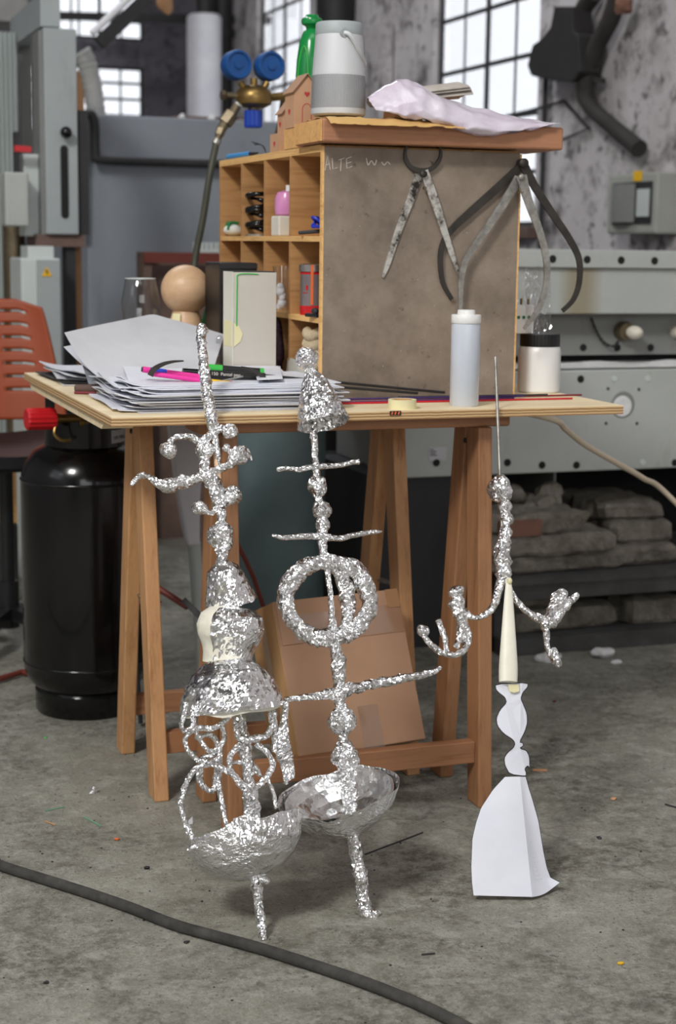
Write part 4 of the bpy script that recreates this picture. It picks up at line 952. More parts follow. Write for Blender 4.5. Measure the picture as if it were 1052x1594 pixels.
MB().tube([(.978, 3.475, CZ1+.006), (.985, 3.33, CZ1+.006)], .006, 12).build('pen_barrel', M['lightpen'], t, True)
MB().tube([(.985, 3.33, CZ1+.006), (.987, 3.285, CZ1+.006)], [.005, .002], 12).build('pen_tip', M['dark'], t, True)
mb = MB()
for k in range(3): mb.tube([V((.99, 3.235, CZ1+.004)), V((.985+.004*k, 3.25+.008*k, CZ1+.02)), V((.98, 3.285+.01*k, CZ1+.022+.004*k))], .0009, 6, smooth_path=5)
tag(mb.build('wire_scraps', M['dark']), 'few thin wire scraps beside the flat-topped card house', 'wire')
# newspaper and bag
c0 = AY(560, 165, 2.9)
t = thing('folded_newspaper', 'rolled newspaper lying behind the pink bag', 'newspaper', (1.2, 2.90, PZ1))
mb = MB(); a = V((1.055, 2.905, PZ1+.022)); b = AY(716, 132, 2.905); a = AY(578, 146, 2.905)
for k in range(6):
    off = V((0, .003*k, .004*k-.012)); rg = []
    dd = (b-a).normalized(); side = V((0, 1, 0)); up_ = V((0, 0, 1))
    for s_ in [i/14 for i in range(15)]:
        p = a.lerp(b, s_)+off; ww = .026+.004*k*.3; hh = .016+.003*math.sin(s_*5+k)
        rg.append([p+side*(ww*math.cos(q))+up_*(hh*math.sin(q)*(.7+.3*s_)+.0015*math.sin(6*q+k)) for q in [2*PI*i/18 for i in range(18)]])
    mb.rings(rg)
    break
mb.build('paper_roll', M['news'], t, True)
for k in range(5):
    x1 = b.x+.012-.004*k
    MB().grid(lambda u, v: V((a.x+.05+(x1-a.x-.05)*u, 2.868+.07*v, PZ1+.053+.004*k+.020*u+.005*math.sin(3*v+k)-.012*(2*v-1)**2)), 14, 8, .0012).build('newspaper_leaf', M['news'], t, True)
t = thing('plastic_bag', 'clear bag of pinkish powder draped over the plank', 'bag', (1.27, 2.84, PZ1))
top = [(580, 150), (600, 134), (622, 122), (645, 126), (690, 148), (740, 165), (800, 178), (845, 186), (868, 190)]
bot = [(582, 172), (606, 176), (630, 184), (660, 186), (690, 198), (740, 212), (800, 206), (845, 196), (868, 192)]
def bag(u, v, up=True):
    f = u*(len(top)-1); i = min(int(f), len(top)-2); w = f-i
    tx = top[i][0]*(1-w)+top[i+1][0]*w; ty = top[i][1]*(1-w)+top[i+1][1]*w
    bx = bot[i][0]*(1-w)+bot[i+1][0]*w; by = bot[i][1]*(1-w)+bot[i+1][1]*w
    an = -PI/2+2*PI*v
    p = AY((tx+bx)/2, (ty+by)/2, 2.80); hh = (by-ty)/2*mpp(p); dd = .030*(math.sin(PI*min(1, u*1.02))**.45)*(.45+.55*math.sin(PI*u))
    q = p+V((0, -.014+.045*(.5+.5*math.sin(an))+dd*math.cos(an), hh*math.sin(an)))
    if q.y > 2.792 and q.z < PZ1+.004: q.z = PZ1+.004
    q += V((0, 0, 1))*(.006*noise.noise(V((u*14, v*9, 0)))*math.sin(PI*u))+V((0, .006*noise.noise(V((u*18, v*11, 5))), 0))
    return q
MB().grid(lambda u, v: bag(u, v), 60, 36).build('bag_skin', M['pink_bag'], t, True, angle=80)
MB().grid(lambda u, v: bag(.42+.5*u, .985+.045*v-.06*v*math.sin(PI*u))+V((0, -.0012, 0)), 24, 6, .001).build('powder_fold', M['mauve'], t, True)
tag(MB().box((AY(612, 170, 2.81).x, 2.80, PZ1+.003), (AY(655, 170, 2.81).x, 2.86, PZ1+.018), rot=Matrix.Rotation(.12, 3, 'Y')).build('cardboard_scrap', M['cardboard_side']), 'brown cardboard scrap under the left end of the pink bag', 'cardboard')

# ---------------------------------------------------------------- callipers hung on the grey panel
def flat(mb, pts, wid, Y, th):
    # flat steel strip following a path in the plane Y
    P = [AY(x, y, Y) for x, y in pts]; P, R = catmull(P, [w*mpp(P[0])/2 for w in wid], .006)
    rg = []
    for i, p in enumerate(P):
        d = (P[min(i+1, len(P)-1)]-P[max(i-1, 0)]).normalized(); n = V((-d.z, 0, d.x))
        a, b = p+n*R[i], p-n*R[i]; rg.append([a, b, b+V((0, th, 0)), a+V((0, th, 0))])
    return mb.rings(rg)
t = thing('wing_divider', 'spotted steel divider with an arc head hung on the grey panel', 'divider tool', AY(658, 270, 2.82))
mb = MB(); flat(mb, [(638, 221), (632, 233), (632, 247), (640, 260), (656, 266), (673, 262), (684, 250), (687, 236), (683, 223)], [2, 4, 6, 7, 9, 7, 6, 4, 2], 2.822, .004); mb.build('arc_head', M['dark_caliper'], t)
mb = MB(); flat(mb, [(653, 268), (641, 305), (620, 360), (604, 410), (596, 432)], [13, 13, 11, 8, 3], 2.8265, .003); mb.build('leg', M['scraped'], t)
mb = MB(); flat(mb, [(660, 266), (676, 310), (692, 360), (706, 403), (716, 432)], [14, 14, 11, 8, 3], 2.8215, .003); mb.build('leg', M['scraped'], t)
c = AY(659, 271, 2.820); MB().lathe(c, [(.0065, .003), (.0065, -.003), (.004, -.005)], (0, 1, 0), 16).build('pivot_bolt', M['dark_caliper'], t, True)
c = AY(661, 293, 2.820); MB().lathe(c, [(.003, .003), (.003, -.003)], (0, 1, 0), 12).build('leg_rivet', M['brass_dull'], t, True)
t = thing('outside_caliper', 'larger blackened outside calliper hung on the panel corner', 'calliper', AY(814, 257, 2.815))
mb = MB(); flat(mb, [(814, 257), (780, 288), (735, 328), (704, 357), (690, 380), (686, 405), (690, 440), (704, 466)], [14, 13, 12, 10, 9, 8, 7, 6], 2.8225, .004); mb.build('leg', M['dark_caliper'], t)
mb = MB(); flat(mb, [(815, 256), (834, 292), (862, 335), (888, 374), (902, 405), (902, 440), (893, 466), (876, 484)], [15, 13, 12, 11, 10, 9, 8, 7], 2.816, .004); mb.build('leg', M['dark_caliper'], t)
c = AY(815, 254, 2.814); MB().lathe(c, [(.009, .012), (.009, -.003), (.005, -.006)], (0, 1, 0), 18).build('pivot_bolt', M['dark_caliper'], t, True)
t = thing('inside_caliper', 'brighter steel outside calliper hung in front of the blackened one', 'calliper', AY(811, 280, 2.808))
mb = MB(); flat(mb, [(808, 277), (788, 310), (762, 350), (738, 385), (724, 408), (718, 440), (717, 486)], [15, 14, 12, 11, 10, 9, 5], 2.8115, .0035); mb.build('leg', M['steel'], t)
mb = MB(); flat(mb, [(812, 274), (822, 310), (840, 360), (851, 405), (850, 445), (838, 482), (816, 512)], [18, 14, 12, 11, 10, 9, 5], 2.806, .0035); mb.build('leg', M['steel'], t)
c = AY(812, 276, 2.805); MB().lathe(c, [(.006, .006), (.006, -.002), (.003, -.004)], (0, 1, 0), 16).build('pivot_bolt', M['steel'], t, True)
c = AY(810, 300, 2.804); mb = MB(); mb.tube([c+V((-.006, 0, -.001)), c, c+V((.006, -.001, .002))], .0012, 6); mb.build('wire_tie', M['brass_dull'], t)

# ---------------------------------------------------------------- right side of the tabletop
c = AZ(722, 630, TZ); c = V((AY(722, 630, 2.675).x, 2.675, TZ))
t = thing('squeeze_bottle', 'translucent white squeeze bottle with a stepped cap at the table edge', 'bottle', c)
m1 = mpp(c); R = 22.5*m1; Hb = AY(722, 503, 2.675).z-TZ; Ht = AY(722, 485, 2.675).z-TZ
MB().lathe(c, [(R*.93, 0), (R, .003), (R*1.0, Hb*.97), (R*.95, Hb)], seg=36).build('bottle_body', M['translucent'], t, True)
MB().lathe(c, [(R*1.0, Hb), (R*1.02, Hb+.001), (R*1.02, Hb+.014), (R*.98, Hb+.0155), (R*.62, Hb+.0155), (R*.6, Hb+.023), (R*.55, Hb+.024), (.001, Hb+.024)], seg=36).build('stepped_cap', M['white_plastic'], t, True)
c = V((AY(626, 628, 2.655).x, 2.655, TZ)); t = thing('tape_roll', 'roll of cream masking tape lying flat at the front table edge', 'tape roll', c)
mb = MB(); R = 22*mpp(c); mb.lathe(c, [(R, 0), (R, .0165), (R*.75, .0165), (R*.75, 0), (R, 0)], seg=36, cap=False); mb.build('tape_winding', M['masking'], t, True)
MB().lathe(c, [(R*.75, .0003), (R*.75, .0162), (R*.70, .0162), (R*.70, .0003), (R*.75, .0003)], seg=36, cap=False).build('cardboard_core', M['cardboard_side'], t, True)
mb = MB(); p0, p1 = AY(607, 640, 2.6185), AY(624, 646, 2.6185); t = thing('striped_tag', 'tiny black and orange striped tag on the plywood edge below the tape', 'tag', AY(616, 643, 2.618))
MB().box((p0.x, 2.618, p1.z), (p1.x, 2.6198, p0.z)).build('tag_strip', M['black_plastic'], t)
for k in range(3): x = p0.x+(p1.x-p0.x)*(.12+.3*k); MB().box((x, 2.6174, p1.z+.001), (x+.0028, 2.6179, p0.z-.001), rot=Matrix.Rotation(.35, 3, 'Y')).build('tag_stripe', M['amber'], t)
c = V((AY(838, 600, 2.90).x, 2.90, TZ)); t = thing('white_jar', 'white plastic jar with a black screw lid at the right of the cabinet', 'jar', c)
m1 = mpp(c); R = 33*m1; Hj = AY(838, 537, 2.90).z-TZ; Hl = AY(838, 519, 2.90).z-TZ
MB().lathe(c, [(R*.9, 0), (R*.99, .004), (R, .02), (R, Hj*.85), (R*.96, Hj*.95), (R*.86, Hj), (.001, Hj)], seg=40).build('jar_body', M['white_plastic'], t, True)
mb = MB(); n = 80; rg = []
for h, k in ((Hj-.002, .92), (Hj, .93), (Hl-.002, .93), (Hl, .90), (Hl, .01)):
    rg.append([c+V((R*k*(1+(.012 if i % 2 else 0))*math.cos(2*PI*i/n), R*k*(1+(.012 if i % 2 else 0))*math.sin(2*PI*i/n), h)) for i in range(n)])
mb.rings(rg); mb.build('screw_lid', M['black_plastic'], t)
zl = TZ+Hl+.0006
pc = AY(812, 488, 2.90); t = thing('plug_adapter', 'white plug adapter with two pins inside the clear bag on the jar', 'adapter', V((pc.x, 2.90, zl)))
hw = 16*m1; za = zl+.010
MB().box((pc.x-hw, 2.885, zl), (pc.x+hw, 2.915, AY(812, 474, 2.9).z)).build('adapter_block', M['white_plastic'], t, bevel=.003)
for x in (815, 823, 807): 
    q = AY(x, 494, 2.8846); MB().lathe(q, [(.0034, 0), (.0034, -.0008)], (0, 1, 0), 14).build('socket_hole', M['green_dark'], t)
for x in (811, 822):
    q = AY(x, 474, 2.9); MB().tube([q, q+V((0, 0, .012))], .0024, 10).build('pin', M['brass'], t, True)
c2 = V((AY(830, 470, 2.9).x, 2.905, zl)); t = thing('film_bag', 'crinkled clear plastic bag standing on the jar lid', 'bag', c2)
mb = MB(); random.seed(2)
Hbg = AY(830, 418, 2.9).z-zl
mb.grid(lambda u, v: V((c2.x-.032+.056*u+.006*(1-v), 2.876+.006*noise.noise(V((u*9, v*9, 0)))+.005*noise.noise(V((u*22, v*16, 3))), zl+.001+Hbg*v*(1-.04*math.sin(9*u)))), 26, 30)
mb.build('front_film', M['film'], t, False)
MB().grid(lambda u, v: V((c2.x-.032+.056*u+.006*(1-v), 2.926-.01*v+.005*noise.noise(V((u*8, v*8, 7))), zl+.001+Hbg*v)), 16, 18).build('back_film', M['film'], t, False)
# long rods lying on the table in front of the panel
def rod(label, nm, p, q, r, mat, group, cat='rod'):
    return tag(MB().tube([p, q], r, 8).build(nm, mat, None, True, loc=p), label, cat, group)
rods = [((505, 623), (905, 624), M['crimson'], 'crimson incense stick reaching furthest right along the cabinet foot'), ((510, 628), (868, 626), M['red_plastic'], 'bright red stick at the front of the bundle along the cabinet foot'),
        ((515, 618), (815, 620), M['purple'], 'violet stick behind the red sticks along the cabinet foot'), ((520, 625), (800, 623), M['purple'], 'violet stick between the red sticks along the cabinet foot'), ((512, 631), (700, 630), M['crimson'], 'short crimson stick nearest the table edge'), ((620, 619), (852, 622), M['dark'], 'thin dark stick lying over the right end of the bundle')]
for k, (a, b, m, lb) in enumerate(rods):
    r = .0018; z = TZ+r+(.0036 if k in (2, 5) else 0)
    p = AZ(a[0], a[1], z); q = AZ(b[0], b[1], z); y = 2.735+.0145*(5-k) if k != 5 else 2.80
    p.y = y; q.y = y+.012*(k % 2) if k < 5 else 2.792
    p.x = AY(a[0], 620, p.y).x; q.x = AY(b[0], 620, q.y).x
    if k == 1: p.y = q.y = 2.745
    if k in (2,): p.y += .007; 
    if p.y > CY0-.004: p.y = CY0-.004
    if q.y > CY0-.004: q.y = CY0-.004
    rod(lb, 'coloured_stick', p, q, r, m, 'coloured sticks at the cabinet foot', 'stick')

# ---------------------------------------------------------------- papers, pens and tools on the left of the table
random.seed(21)
zz_ = TZ
cx_, cy_ = .765, 2.815
NS = 20
for k in range(NS):
    w, d = random.uniform(.34, .40), random.uniform(.25, .29); an = random.uniform(-.07, .07); c = V((cx_+random.uniform(-.012, .018), cy_+random.uniform(-.012, .012)+ (.01 if k > 14 else 0), 0))
    cu = random.uniform(0, .003); ph = random.uniform(0, 6); z0 = zz_+.0022*k
    def sh(u, v):
        x, y = (u-.5)*w, (v-.5)*d; q = V((x*math.cos(an)-y*math.sin(an), x*math.sin(an)+y*math.cos(an), 0))
        e = max(0, (.10-u)/.10)**2
        return c+q+V((0, 0, z0+.0020+e*(cu+.0012*k*.3)*(1+math.sin(7*v+ph))*.6))
    o = MB().grid(sh, 24, 10, .0017).build('paper_sheet', M['paper'] if k % 4 else M['paper2'], None, True)
    tag(o, 'sheet in the thick stack of white papers at the front table edge', 'paper', 'papers in the front stack')
ztop = zz_+.0022*NS+.001
# loosely bent sheets on the stack
def leaf(nm, pts, label, mat=M['paper'], cat='paper', sag=.0, th=.0006, bulge=0.0, n=20):
    A, B, Cc, D = pts
    def f(u, v):
        p = (A*(1-u)+B*u)*(1-v)+(D*(1-u)+Cc*u)*v
        return p+V((0, -bulge*.6, bulge))*math.sin(PI*u)*math.sin(PI*v)+V((0, 0, -sag*math.sin(PI*v)*(1-.3*u)))
    return tag(MB().grid(f, n, n, th).build(nm, mat, None, True), label, cat)
leaf('bent_sheet', (AY(190, 568, 2.98), AY(432, 570, 2.98), AY(468, 610, 2.72), AY(205, 612, 2.70)), 'bent white sheet on the stack with the pens lying on it', sag=-.004)
TA, TB, TC, TD, TE = AY(100, 518, 3.02), AY(238, 485, 3.20), AY(349, 521, 3.16), AY(330, 580, 2.92), AY(186, 600, 2.80)
def big(u, v):
    k = .52; tp = TA.lerp(TB, u/k) if u < k else TB.lerp(TC, (u-k)/(1-k)); tp = tp.lerp(TA.lerp(TC, u), .12*math.sin(PI*u))
    p = tp.lerp(TE.lerp(TD, u), v); return p+V((0, .02, -.022))*math.sin(PI*v)*(.6+.4*math.cos(PI*u))
tag(MB().grid(big, 28, 22, .0006).build('curled_sheet', M['paper2'], None, True), 'big curled grey-white sheet standing up at the left of the stack', 'paper')
leaf('curled_sheet', (AY(99, 540, 3.12), AY(150, 530, 3.25), AY(200, 560, 3.2), AY(175, 592, 2.92)), 'smaller white sheet peeking out under the big curled one', M['paper'], sag=.01)
leaf('flat_sheet', (AZ(395, 570, TZ+.05), AZ(436, 570, TZ+.05), AZ(440, 590, TZ+.05), AZ(400, 592, TZ+.05)), 'white card corner at the foot of the tall white box', M['paper'])
# left rear pile
random.seed(4)
for k in range(7):
    w, d = random.uniform(.17, .21), random.uniform(.26, .30); an = random.uniform(-.2, .12); c = V((.665+random.uniform(-.008, .012), 3.36+random.uniform(-.03, .03), 0)); z0 = TZ+.0005+.0028*k; ph = random.random()*6
    def sh(u, v):
        x, y = (u-.5)*w, (v-.5)*d; q = V((x*math.cos(an)-y*math.sin(an), x*math.sin(an)+y*math.cos(an), 0))
        return c+q+V((0, 0, z0+.0022+.010*(k/6)*max(0, 1-u*3)**2*(1+.5*math.sin(4*v+ph))))
    lbs = ['lowest sheet of the small pile at the far left table corner', 'dark-edged folder in the small pile at the far left corner', 'crumpled cream sheet sticking out left of the far pile', 'grey sheet in the middle of the far left pile', 'white sheet near the top of the far left pile', 'white sheet second from the top of the far left pile', 'topmost white sheet of the far left pile, corner lifted']
    tag(MB().grid(sh, 16, 10, .002).build('paper_sheet', M['dark'] if k == 1 else (M['paper2'] if k in (0, 3) else M['paper']), None, True), lbs[k], 'paper', 'papers at the far left corner')
t = thing('thin_laptop', 'slim dark grey tablet lying at the left table edge', 'tablet', (.64, 3.2, TZ))
a = AZ(88, 592, TZ); 
MB().box((.615, 3.13, TZ+.0005), (.75, 3.29, TZ+.0075)).build('tablet_body', M['dark'], t, bevel=.002)
MB().box((.618, 3.133, TZ+.0075), (.747, 3.287, TZ+.0085)).build('tablet_face', M['encl'], t)
MB().box((.6142, 3.16, TZ+.002), (.6152, 3.27, TZ+.006)).build('steel_edge', M['steel'], t)
t = thing('brown_tube', 'short dark brown tube lying at the left table edge', 'tube', (.65, 3.03, TZ))
p = AZ(117, 605, TZ+.009); q = AZ(172, 605, TZ+.009)
MB().tube([p, q], .0085, 16).build('tube_body', M['rust'], t, True); MB().tube([p-V((.0006, 0, 0)), p], .0055, 14).build('tube_bore', M['hole'], t)
p = AZ(116, 611, TZ+.003); q = AZ(150, 612, TZ+.003)
t = thing('wax_pencil', 'thin dark red pencil with a white end in front of the brown tube', 'pencil', p)
MB().tube([p, q], .003, 10).build('pencil_body', M['crimson'], t, True); MB().tube([q, AZ(172, 612, TZ+.003)], .003, 10).build('white_end', M['white_plastic'], t, True)
leaf('grey_folder', (AY(126, 562, 3.1), AY(146, 560, 3.1), AY(160, 598, 2.98), AY(138, 598, 2.99)), 'grey folder standing on edge behind the brown tube', M['encl'], 'folder')
# pens
def pen(nm, label, a, b, Y, r, mat, extras=(), z=None):
    p, q = AY(a[0], a[1], Y), AY(b[0], b[1], Y-.012); t = thing(nm, label, 'pen', p)
    MB().tube([p, q], r, 14).build('barrel', mat, t, True)
    for e in extras:
        u0, u1, rr, m, n = e; MB().tube([p.lerp(q, u0), p.lerp(q, u1)], rr, 14).build(n, m, t, True)
    return t, p, q
pen('pink_pen', 'hot pink pen with a blue grip lying on the bent sheet', (222, 575), (318, 588), 2.79, .0055, M['pink'], ((.12, .38, .0058, M['duskblue'], 'grip_inlay'), (-.02, .02, .0045, M['black_plastic'], 'pen_end')))
pen('pink_pen', 'second hot pink pen tucked below the first', (238, 582), (312, 592), 2.775, .0045, M['pink'])
t, p, q = pen('black_marker', 'black marker pen behind the foil spike, white lettering on it', (284, 581), (412, 588), 2.80, .0088, M['black_plastic'], ((.0, .18, .0094, M['black_gloss'], 'cap'),))
d = (q-p).normalized(); nrm = V((.0, -1, .35)).normalized(); upv = (nrm.cross(d)).normalized()
bx = text('marker_lettering', '150  Pentel pen', .0085, p.lerp(q, .33)+nrm*.0091-upv*.003, d, upv, M['chalk'], t)
pen('green_marker', 'bright green marker pen lying behind the black marker', (320, 573), (410, 580), 2.825, .0078, M['black_plastic'], ((.0, .28, .0080, M['green_br'], 'green_cap'), (.93, 1.0, .0080, M['green_br'], 'green_end')))
pen('yellow_pencil', 'yellow pencil with a pink tip below the black marker', (300, 590), (360, 596), 2.775, .0034, M['yellow'], ((.94, 1.02, .0036, M['red_plastic'], 'pencil_tip'),))
# curved black steel tools and long black rods
def strip(nm, label, pts, wd, Y, cat):
    P = [AY(x, y, Y) for x, y in pts]; P, R = catmull(P, [w*mpp(P[0])/2 for w in wd], 5); rg = []
    for i, p_ in enumerate(P):
        d_ = (P[min(i+1, len(P)-1)]-P[max(i-1, 0)]).normalized(); n = V((-d_.z, 0, d_.x))
        rg.append([p_+n*R[i], p_-n*R[i], p_-n*R[i]+V((0, .004, 0)), p_+n*R[i]+V((0, .004, 0))])
    return tag(MB().rings(rg).build(nm, M['dark_caliper'], None), label, cat)
strip('curved_blade', 'curved dark steel blade over the pink pens', [(234, 585), (240, 575), (254, 567), (270, 563), (286, 562)], [9, 8, 6, 4, 2], 2.765, 'blade')
strip('curved_blade', 'curved dark steel blade hooked over the right end of the papers', [(376, 572), (392, 576), (405, 583), (414, 594), (408, 606)], [4, 5, 6, 8, 9], 2.755, 'blade')
for k, (a, b, lb) in enumerate((((398, 583), (692, 611), 'upper of two long black rods reaching from the papers to the right'), ((402, 593), (650, 612), 'lower of two long black rods reaching from the papers to the right'))):
    tag(MB().tube([AY(a[0], a[1], 2.80-.01*k), AY(b[0], b[1], 2.815-.01*k)], .0026, 8).build('black_rod', M['black_iron'], None, True), lb, 'rod', 'long black rods')
tag(MB().tube([AY(330, 596, 2.765), AY(360, 590, 2.765), AY(378, 586, 2.765)], .0016, 8).build('thin_spatula', M['steel'], None, True), 'thin steel needle tool on the bent sheet', 'tool')
# wine glass, ball, boxes behind the papers
c = V((AY(219, 500, 3.40).x, 3.40, TZ)); t = thing('wine_glass', 'clear wine glass standing behind the curled sheet', 'glass', c)
zt_ = AY(219, 433, 3.40).z-TZ; r = 27.5*mpp(c)
pr = [(.028, 0), (.028, .0015), (.004, .004), (.0035, .045), (.012, .050), (r*.8, .062), (r*1.08, zt_-.068), (r*1.10, zt_-.05), (r*.86, zt_-.001), (r*.84, zt_), (r*.83, zt_-.001), (r*1.06, zt_-.05), (r*1.03, zt_-.068), (r*.76, .064), (.001, .053)]
MB().lathe(c, pr, seg=40).build('glass_body', M['glass'], t, True)
MB().lathe(c, [(r*.862, zt_-.0015), (r*.86, zt_+.0003), (r*.835, zt_+.0003), (r*.83, zt_-.0015)], seg=40, cap=False).build('glass_rim', M['pale'], t, True)
c = AY(289, 451, 3.38); t = thing('wooden_ball_head', 'pale turned wooden ball on a tapered neck behind the foil spike', 'ball', V((c.x, c.y, TZ)))
m1 = mpp(c)
MB().ball(c, 38.5*m1, 4).build('ball', M['ballwood'], t, True)
MB().lathe((c.x, c.y, TZ), [(.052, 0), (.050, .01), (25*m1, c.z-TZ-48*m1), (21*m1, c.z-TZ-35*m1), (18*m1, c.z-TZ-30*m1)], seg=32).build('neck', M['ballwood'], t, True)
R2 = 26*m1
MB().grid(lambda u, v: V((c.x+(R2*(1.02)+.008*(1-v))*math.cos(3.6+.55*u), c.y+(R2*1.02+.008*(1-v))*math.sin(3.6+.55*u), c.z-36*m1-.044*(1-v))), 8, 6, .001).build('masking_tape_strip', M['masking'], t, True)
a, b = AY(315, 520, 3.46), AY(337, 435, 3.50)
t = thing('green_tube', 'slanted dark green tube behind the wooden ball', 'tube', a); bb = V((a.x-.012, 3.44, TZ+.004))
MB().tube([bb, a, b], .0095, 14).build('tube_body', M['green_dark'], t, True)
MB().ball(AY(338, 452, 3.47), .008, 2).build('steel_ball', M['steel'], t, True)
x0, x1 = AY(349, 500, 2.985).x, AY(430, 500, 2.985).x; z1 = AY(390, 424, 2.985).z
xm_ = AY(363, 500, 2.975).x
t = thing('tall_white_box', 'tall white box with a green line standing before the pigeonholes', 'box', ((x0+x1)/2, 3.0, TZ))
bx0 = AY(363, 500, 2.985).x; dep = .065
MB().box((bx0, 2.985, TZ), (x1, 2.985+dep, z1)).build('box_body', M['grey_card'], t, bevel=.001)
MB().box((bx0-.0015, 2.984, TZ), (bx0-.0001, 2.986+dep, z1+.001)).build('white_side', M['white_card'], t)
MB().box((bx0+.002, 2.99, z1), (x1-.002, 2.982+dep, z1+.002)).build('dark_lid_gap', M['dark'], t)
g = [AY(368, 508, 2.9838), AY(369, 440, 2.9838), AY(370, 428, 2.9838), AY(384, 426, 2.9838), AY(402, 427, 2.9838)]
MB().tube(g, .0011, 6, smooth_path=4).build('green_line', M['green_br'], t)
mb = MB(); q = [AY(x, y, 2.9838) for x, y in ((364, 503), (372, 508), (378, 520), (374, 532), (364, 540))]
mb.prism(q, (0, .0008, 0)); mb.build('tape_patch', M['masking'], t)
MB().box((bx0-.0022, 2.99, AY(390, 540, 2.985).z), (bx0-.0015, 3.045, AY(390, 500, 2.985).z)).build('tape_patch', M['masking'], t)
xa, xb = AY(345, 420, 3.2).x, .970
t = thing('black_case', 'black case behind the tall white box, against the pigeonholes', 'case', (.94, 3.25, TZ))
MB().box((xa+.002, 3.22, TZ), (xb-.002, 3.34, AY(360, 409, 3.2).z)).build('case_body', M['black_plastic'], t, bevel=.003)
MB().box((xa+.002, 3.2185, AY(360, 418, 3.2).z), (xb-.002, 3.22, AY(360, 409, 3.2).z-.002)).build('case_edge', M['dark'], t)
p = AY(345, 540, 3.12)
t = thing('film_wrap', 'scrunched clear film tucked behind the tall white box', 'film', V((p.x, 3.12, TZ)))
MB().ball((p.x, 3.12, TZ+.05), (.025, .03, .05), 3, nz=.2, ns=50).build('film_ball', M['film'], t)

# ---------------------------------------------------------------- gas bottles, regulator and hose
c = V((.655, 3.49, 0)); t = thing('gas_bottle', 'glossy black gas bottle with a red valve knob under the left table end', 'gas bottle', c); R = .1405
MB().lathe(c, [(R*.80, 0), (R*.82, .004), (R*.83, .05), (R*.80, .055), (R*.80, .060)], seg=48).build('foot_ring', M['black_gloss'], t, True)
MB().lathe(c, [(R*.80, .055), (R*.93, .075), (R*.99, .095), (R, .12), (R, .515), (R*.985, .535), (R*.92, .56), (R*.78, .585), (R*.55, .603), (.001, .61)], seg=56).build('bottle_body', M['black_gloss'], t, True)
for z in (.115, .522): MB().lathe(c, [(R, z-.003), (R+.0016, z-.001), (R+.0016, z+.001), (R, z+.003)], seg=56, cap=False).build('weld_bead', M['black_gloss'], t, True)
def arcwall(a0, a1, r, z0, z1, th, nm, mat):
    MB().grid(lambda u, v: c+V((r*math.cos(a0+(a1-a0)*u), r*math.sin(a0+(a1-a0)*u), z0+(z1-z0)*v)), 40, 1, th).build(nm, mat, t, True)
arcwall(math.radians(-178), math.radians(60), .088, .58, .66, .003, 'collar', M['black_gloss'])
arcwall(math.radians(-172), math.radians(-148), .088, .655, .712, .004, 'collar_post', M['black_gloss'])
MB().lathe(c, [(.016, .60), (.016, .65), (.012, .66), (.012, .69)], seg=20).build('valve_body', M['brass'], t, True)
p = AY(123, 657, 3.41); q = AY(172, 657, 3.41)
MB().tube([p, p.lerp(q, .12), p.lerp(q, .14), q], [.011, .011, .008, .008], 16).build('outlet_pipe', M['brass'], t, True)
p = AY(62, 652, 3.40); ax = V((-1, -.12, .02)).normalized(); n = 28; rg = []
for h, k in ((-.034, .78), (-.032, .98), (.026, 1.0), (.03, .9), (.03, .01)):
    a, b = basis(ax); rr = .0225
    rg.append([p+ax*h+a*(rr*k*(1+(.05 if i % 2 else -.03))*math.cos(2*PI*i/n))+b*(rr*k*(1+(.05 if i % 2 else -.03))*math.sin(2*PI*i/n)) for i in range(n)])
MB().rings(rg).build('valve_knob', M['red_plastic'], t)
MB().tube([p-ax*.034, p-ax*.05, p-ax*.09], [.012, .009, .009], 14).build('valve_stem', M['brass'], t, True)
MB().tube([p+V((.035, -.006, -.008)), p+V((.028, -.014, -.03)), p+V((.042, -.016, -.045)), p+V((.062, -.012, -.046))], .004, 8, smooth_path=5).build('retaining_ring', M['brass'], t, True)
lc = c+V((.0, 0, .0)); a0, a1 = math.radians(-60), math.radians(-24)
lb = MB().grid(lambda u, v: c+V((.0892*math.cos(a0+(a1-a0)*u),   .0892*math.sin(a0+(a1-a0)*u), .606+.028*v)), 12, 1, .0006).build('hazard_label', M['paper2'], t, True)
am = math.radians(-44); text('label_text', 'UN 1965', .0115, c+V((.0925*math.cos(am-.24), .0925*math.sin(am-.24), .614)), V((-math.sin(am), math.cos(am), 0)), (0, 0, 1), M['ink'], lb)
c = V((1.262, 3.98, 0)); R = .118; t = thing('tall_gas_cylinder', 'tall grey-teal gas cylinder standing behind the table', 'gas cylinder', c)
MB().lathe(c, [(R*.95, 0), (R, .01), (R, 1.0), (R*.93, 1.06), (R*.7, 1.12), (R*.35, 1.15), (R*.3, 1.19)], seg=48).build('cylinder_body', M['teal'], t, True)
MB().lathe(c, [(.02, 1.19), (.02, 1.24), (.024, 1.24), (.024, 1.30), (.016, 1.33)], seg=20).build('cylinder_valve', M['brass'], t, True)
YR = 3.93
def rp(x, y, dy=0): return AY(x, y, YR+dy)
t = thing('gas_regulator', 'brass gas regulator with two blue gauges and a blue knob', 'regulator', rp(396, 150))
m1 = mpp(rp(396, 150))
fa = V((.12, -.99, .05)).normalized()
MB().tube([rp(442, 149, .02), V((1.262-.02, 3.97, 1.27))], .008, 12).build('inlet_pipe', M['brass_dull'], t, True)
MB().lathe(rp(395, 154), [(18*m1, -13*m1), (27*m1, -8*m1), (29*m1, 2*m1), (27*m1, 11*m1), (20*m1, 18*m1), (10*m1, 21*m1)], (0, 0, 1), 28).build('regulator_body', M['brass'], t, True)
MB().lathe(rp(395, 147, -.02), [(9*m1, 0), (9*m1, .02), (13*m1, .03)], (0, 1, 0), 6).build('body_nut', M['brass'], t)
MB().tube([rp(395, 146), rp(395, 122)], 6*m1, 12).build('top_port', M['brass'], t, True)
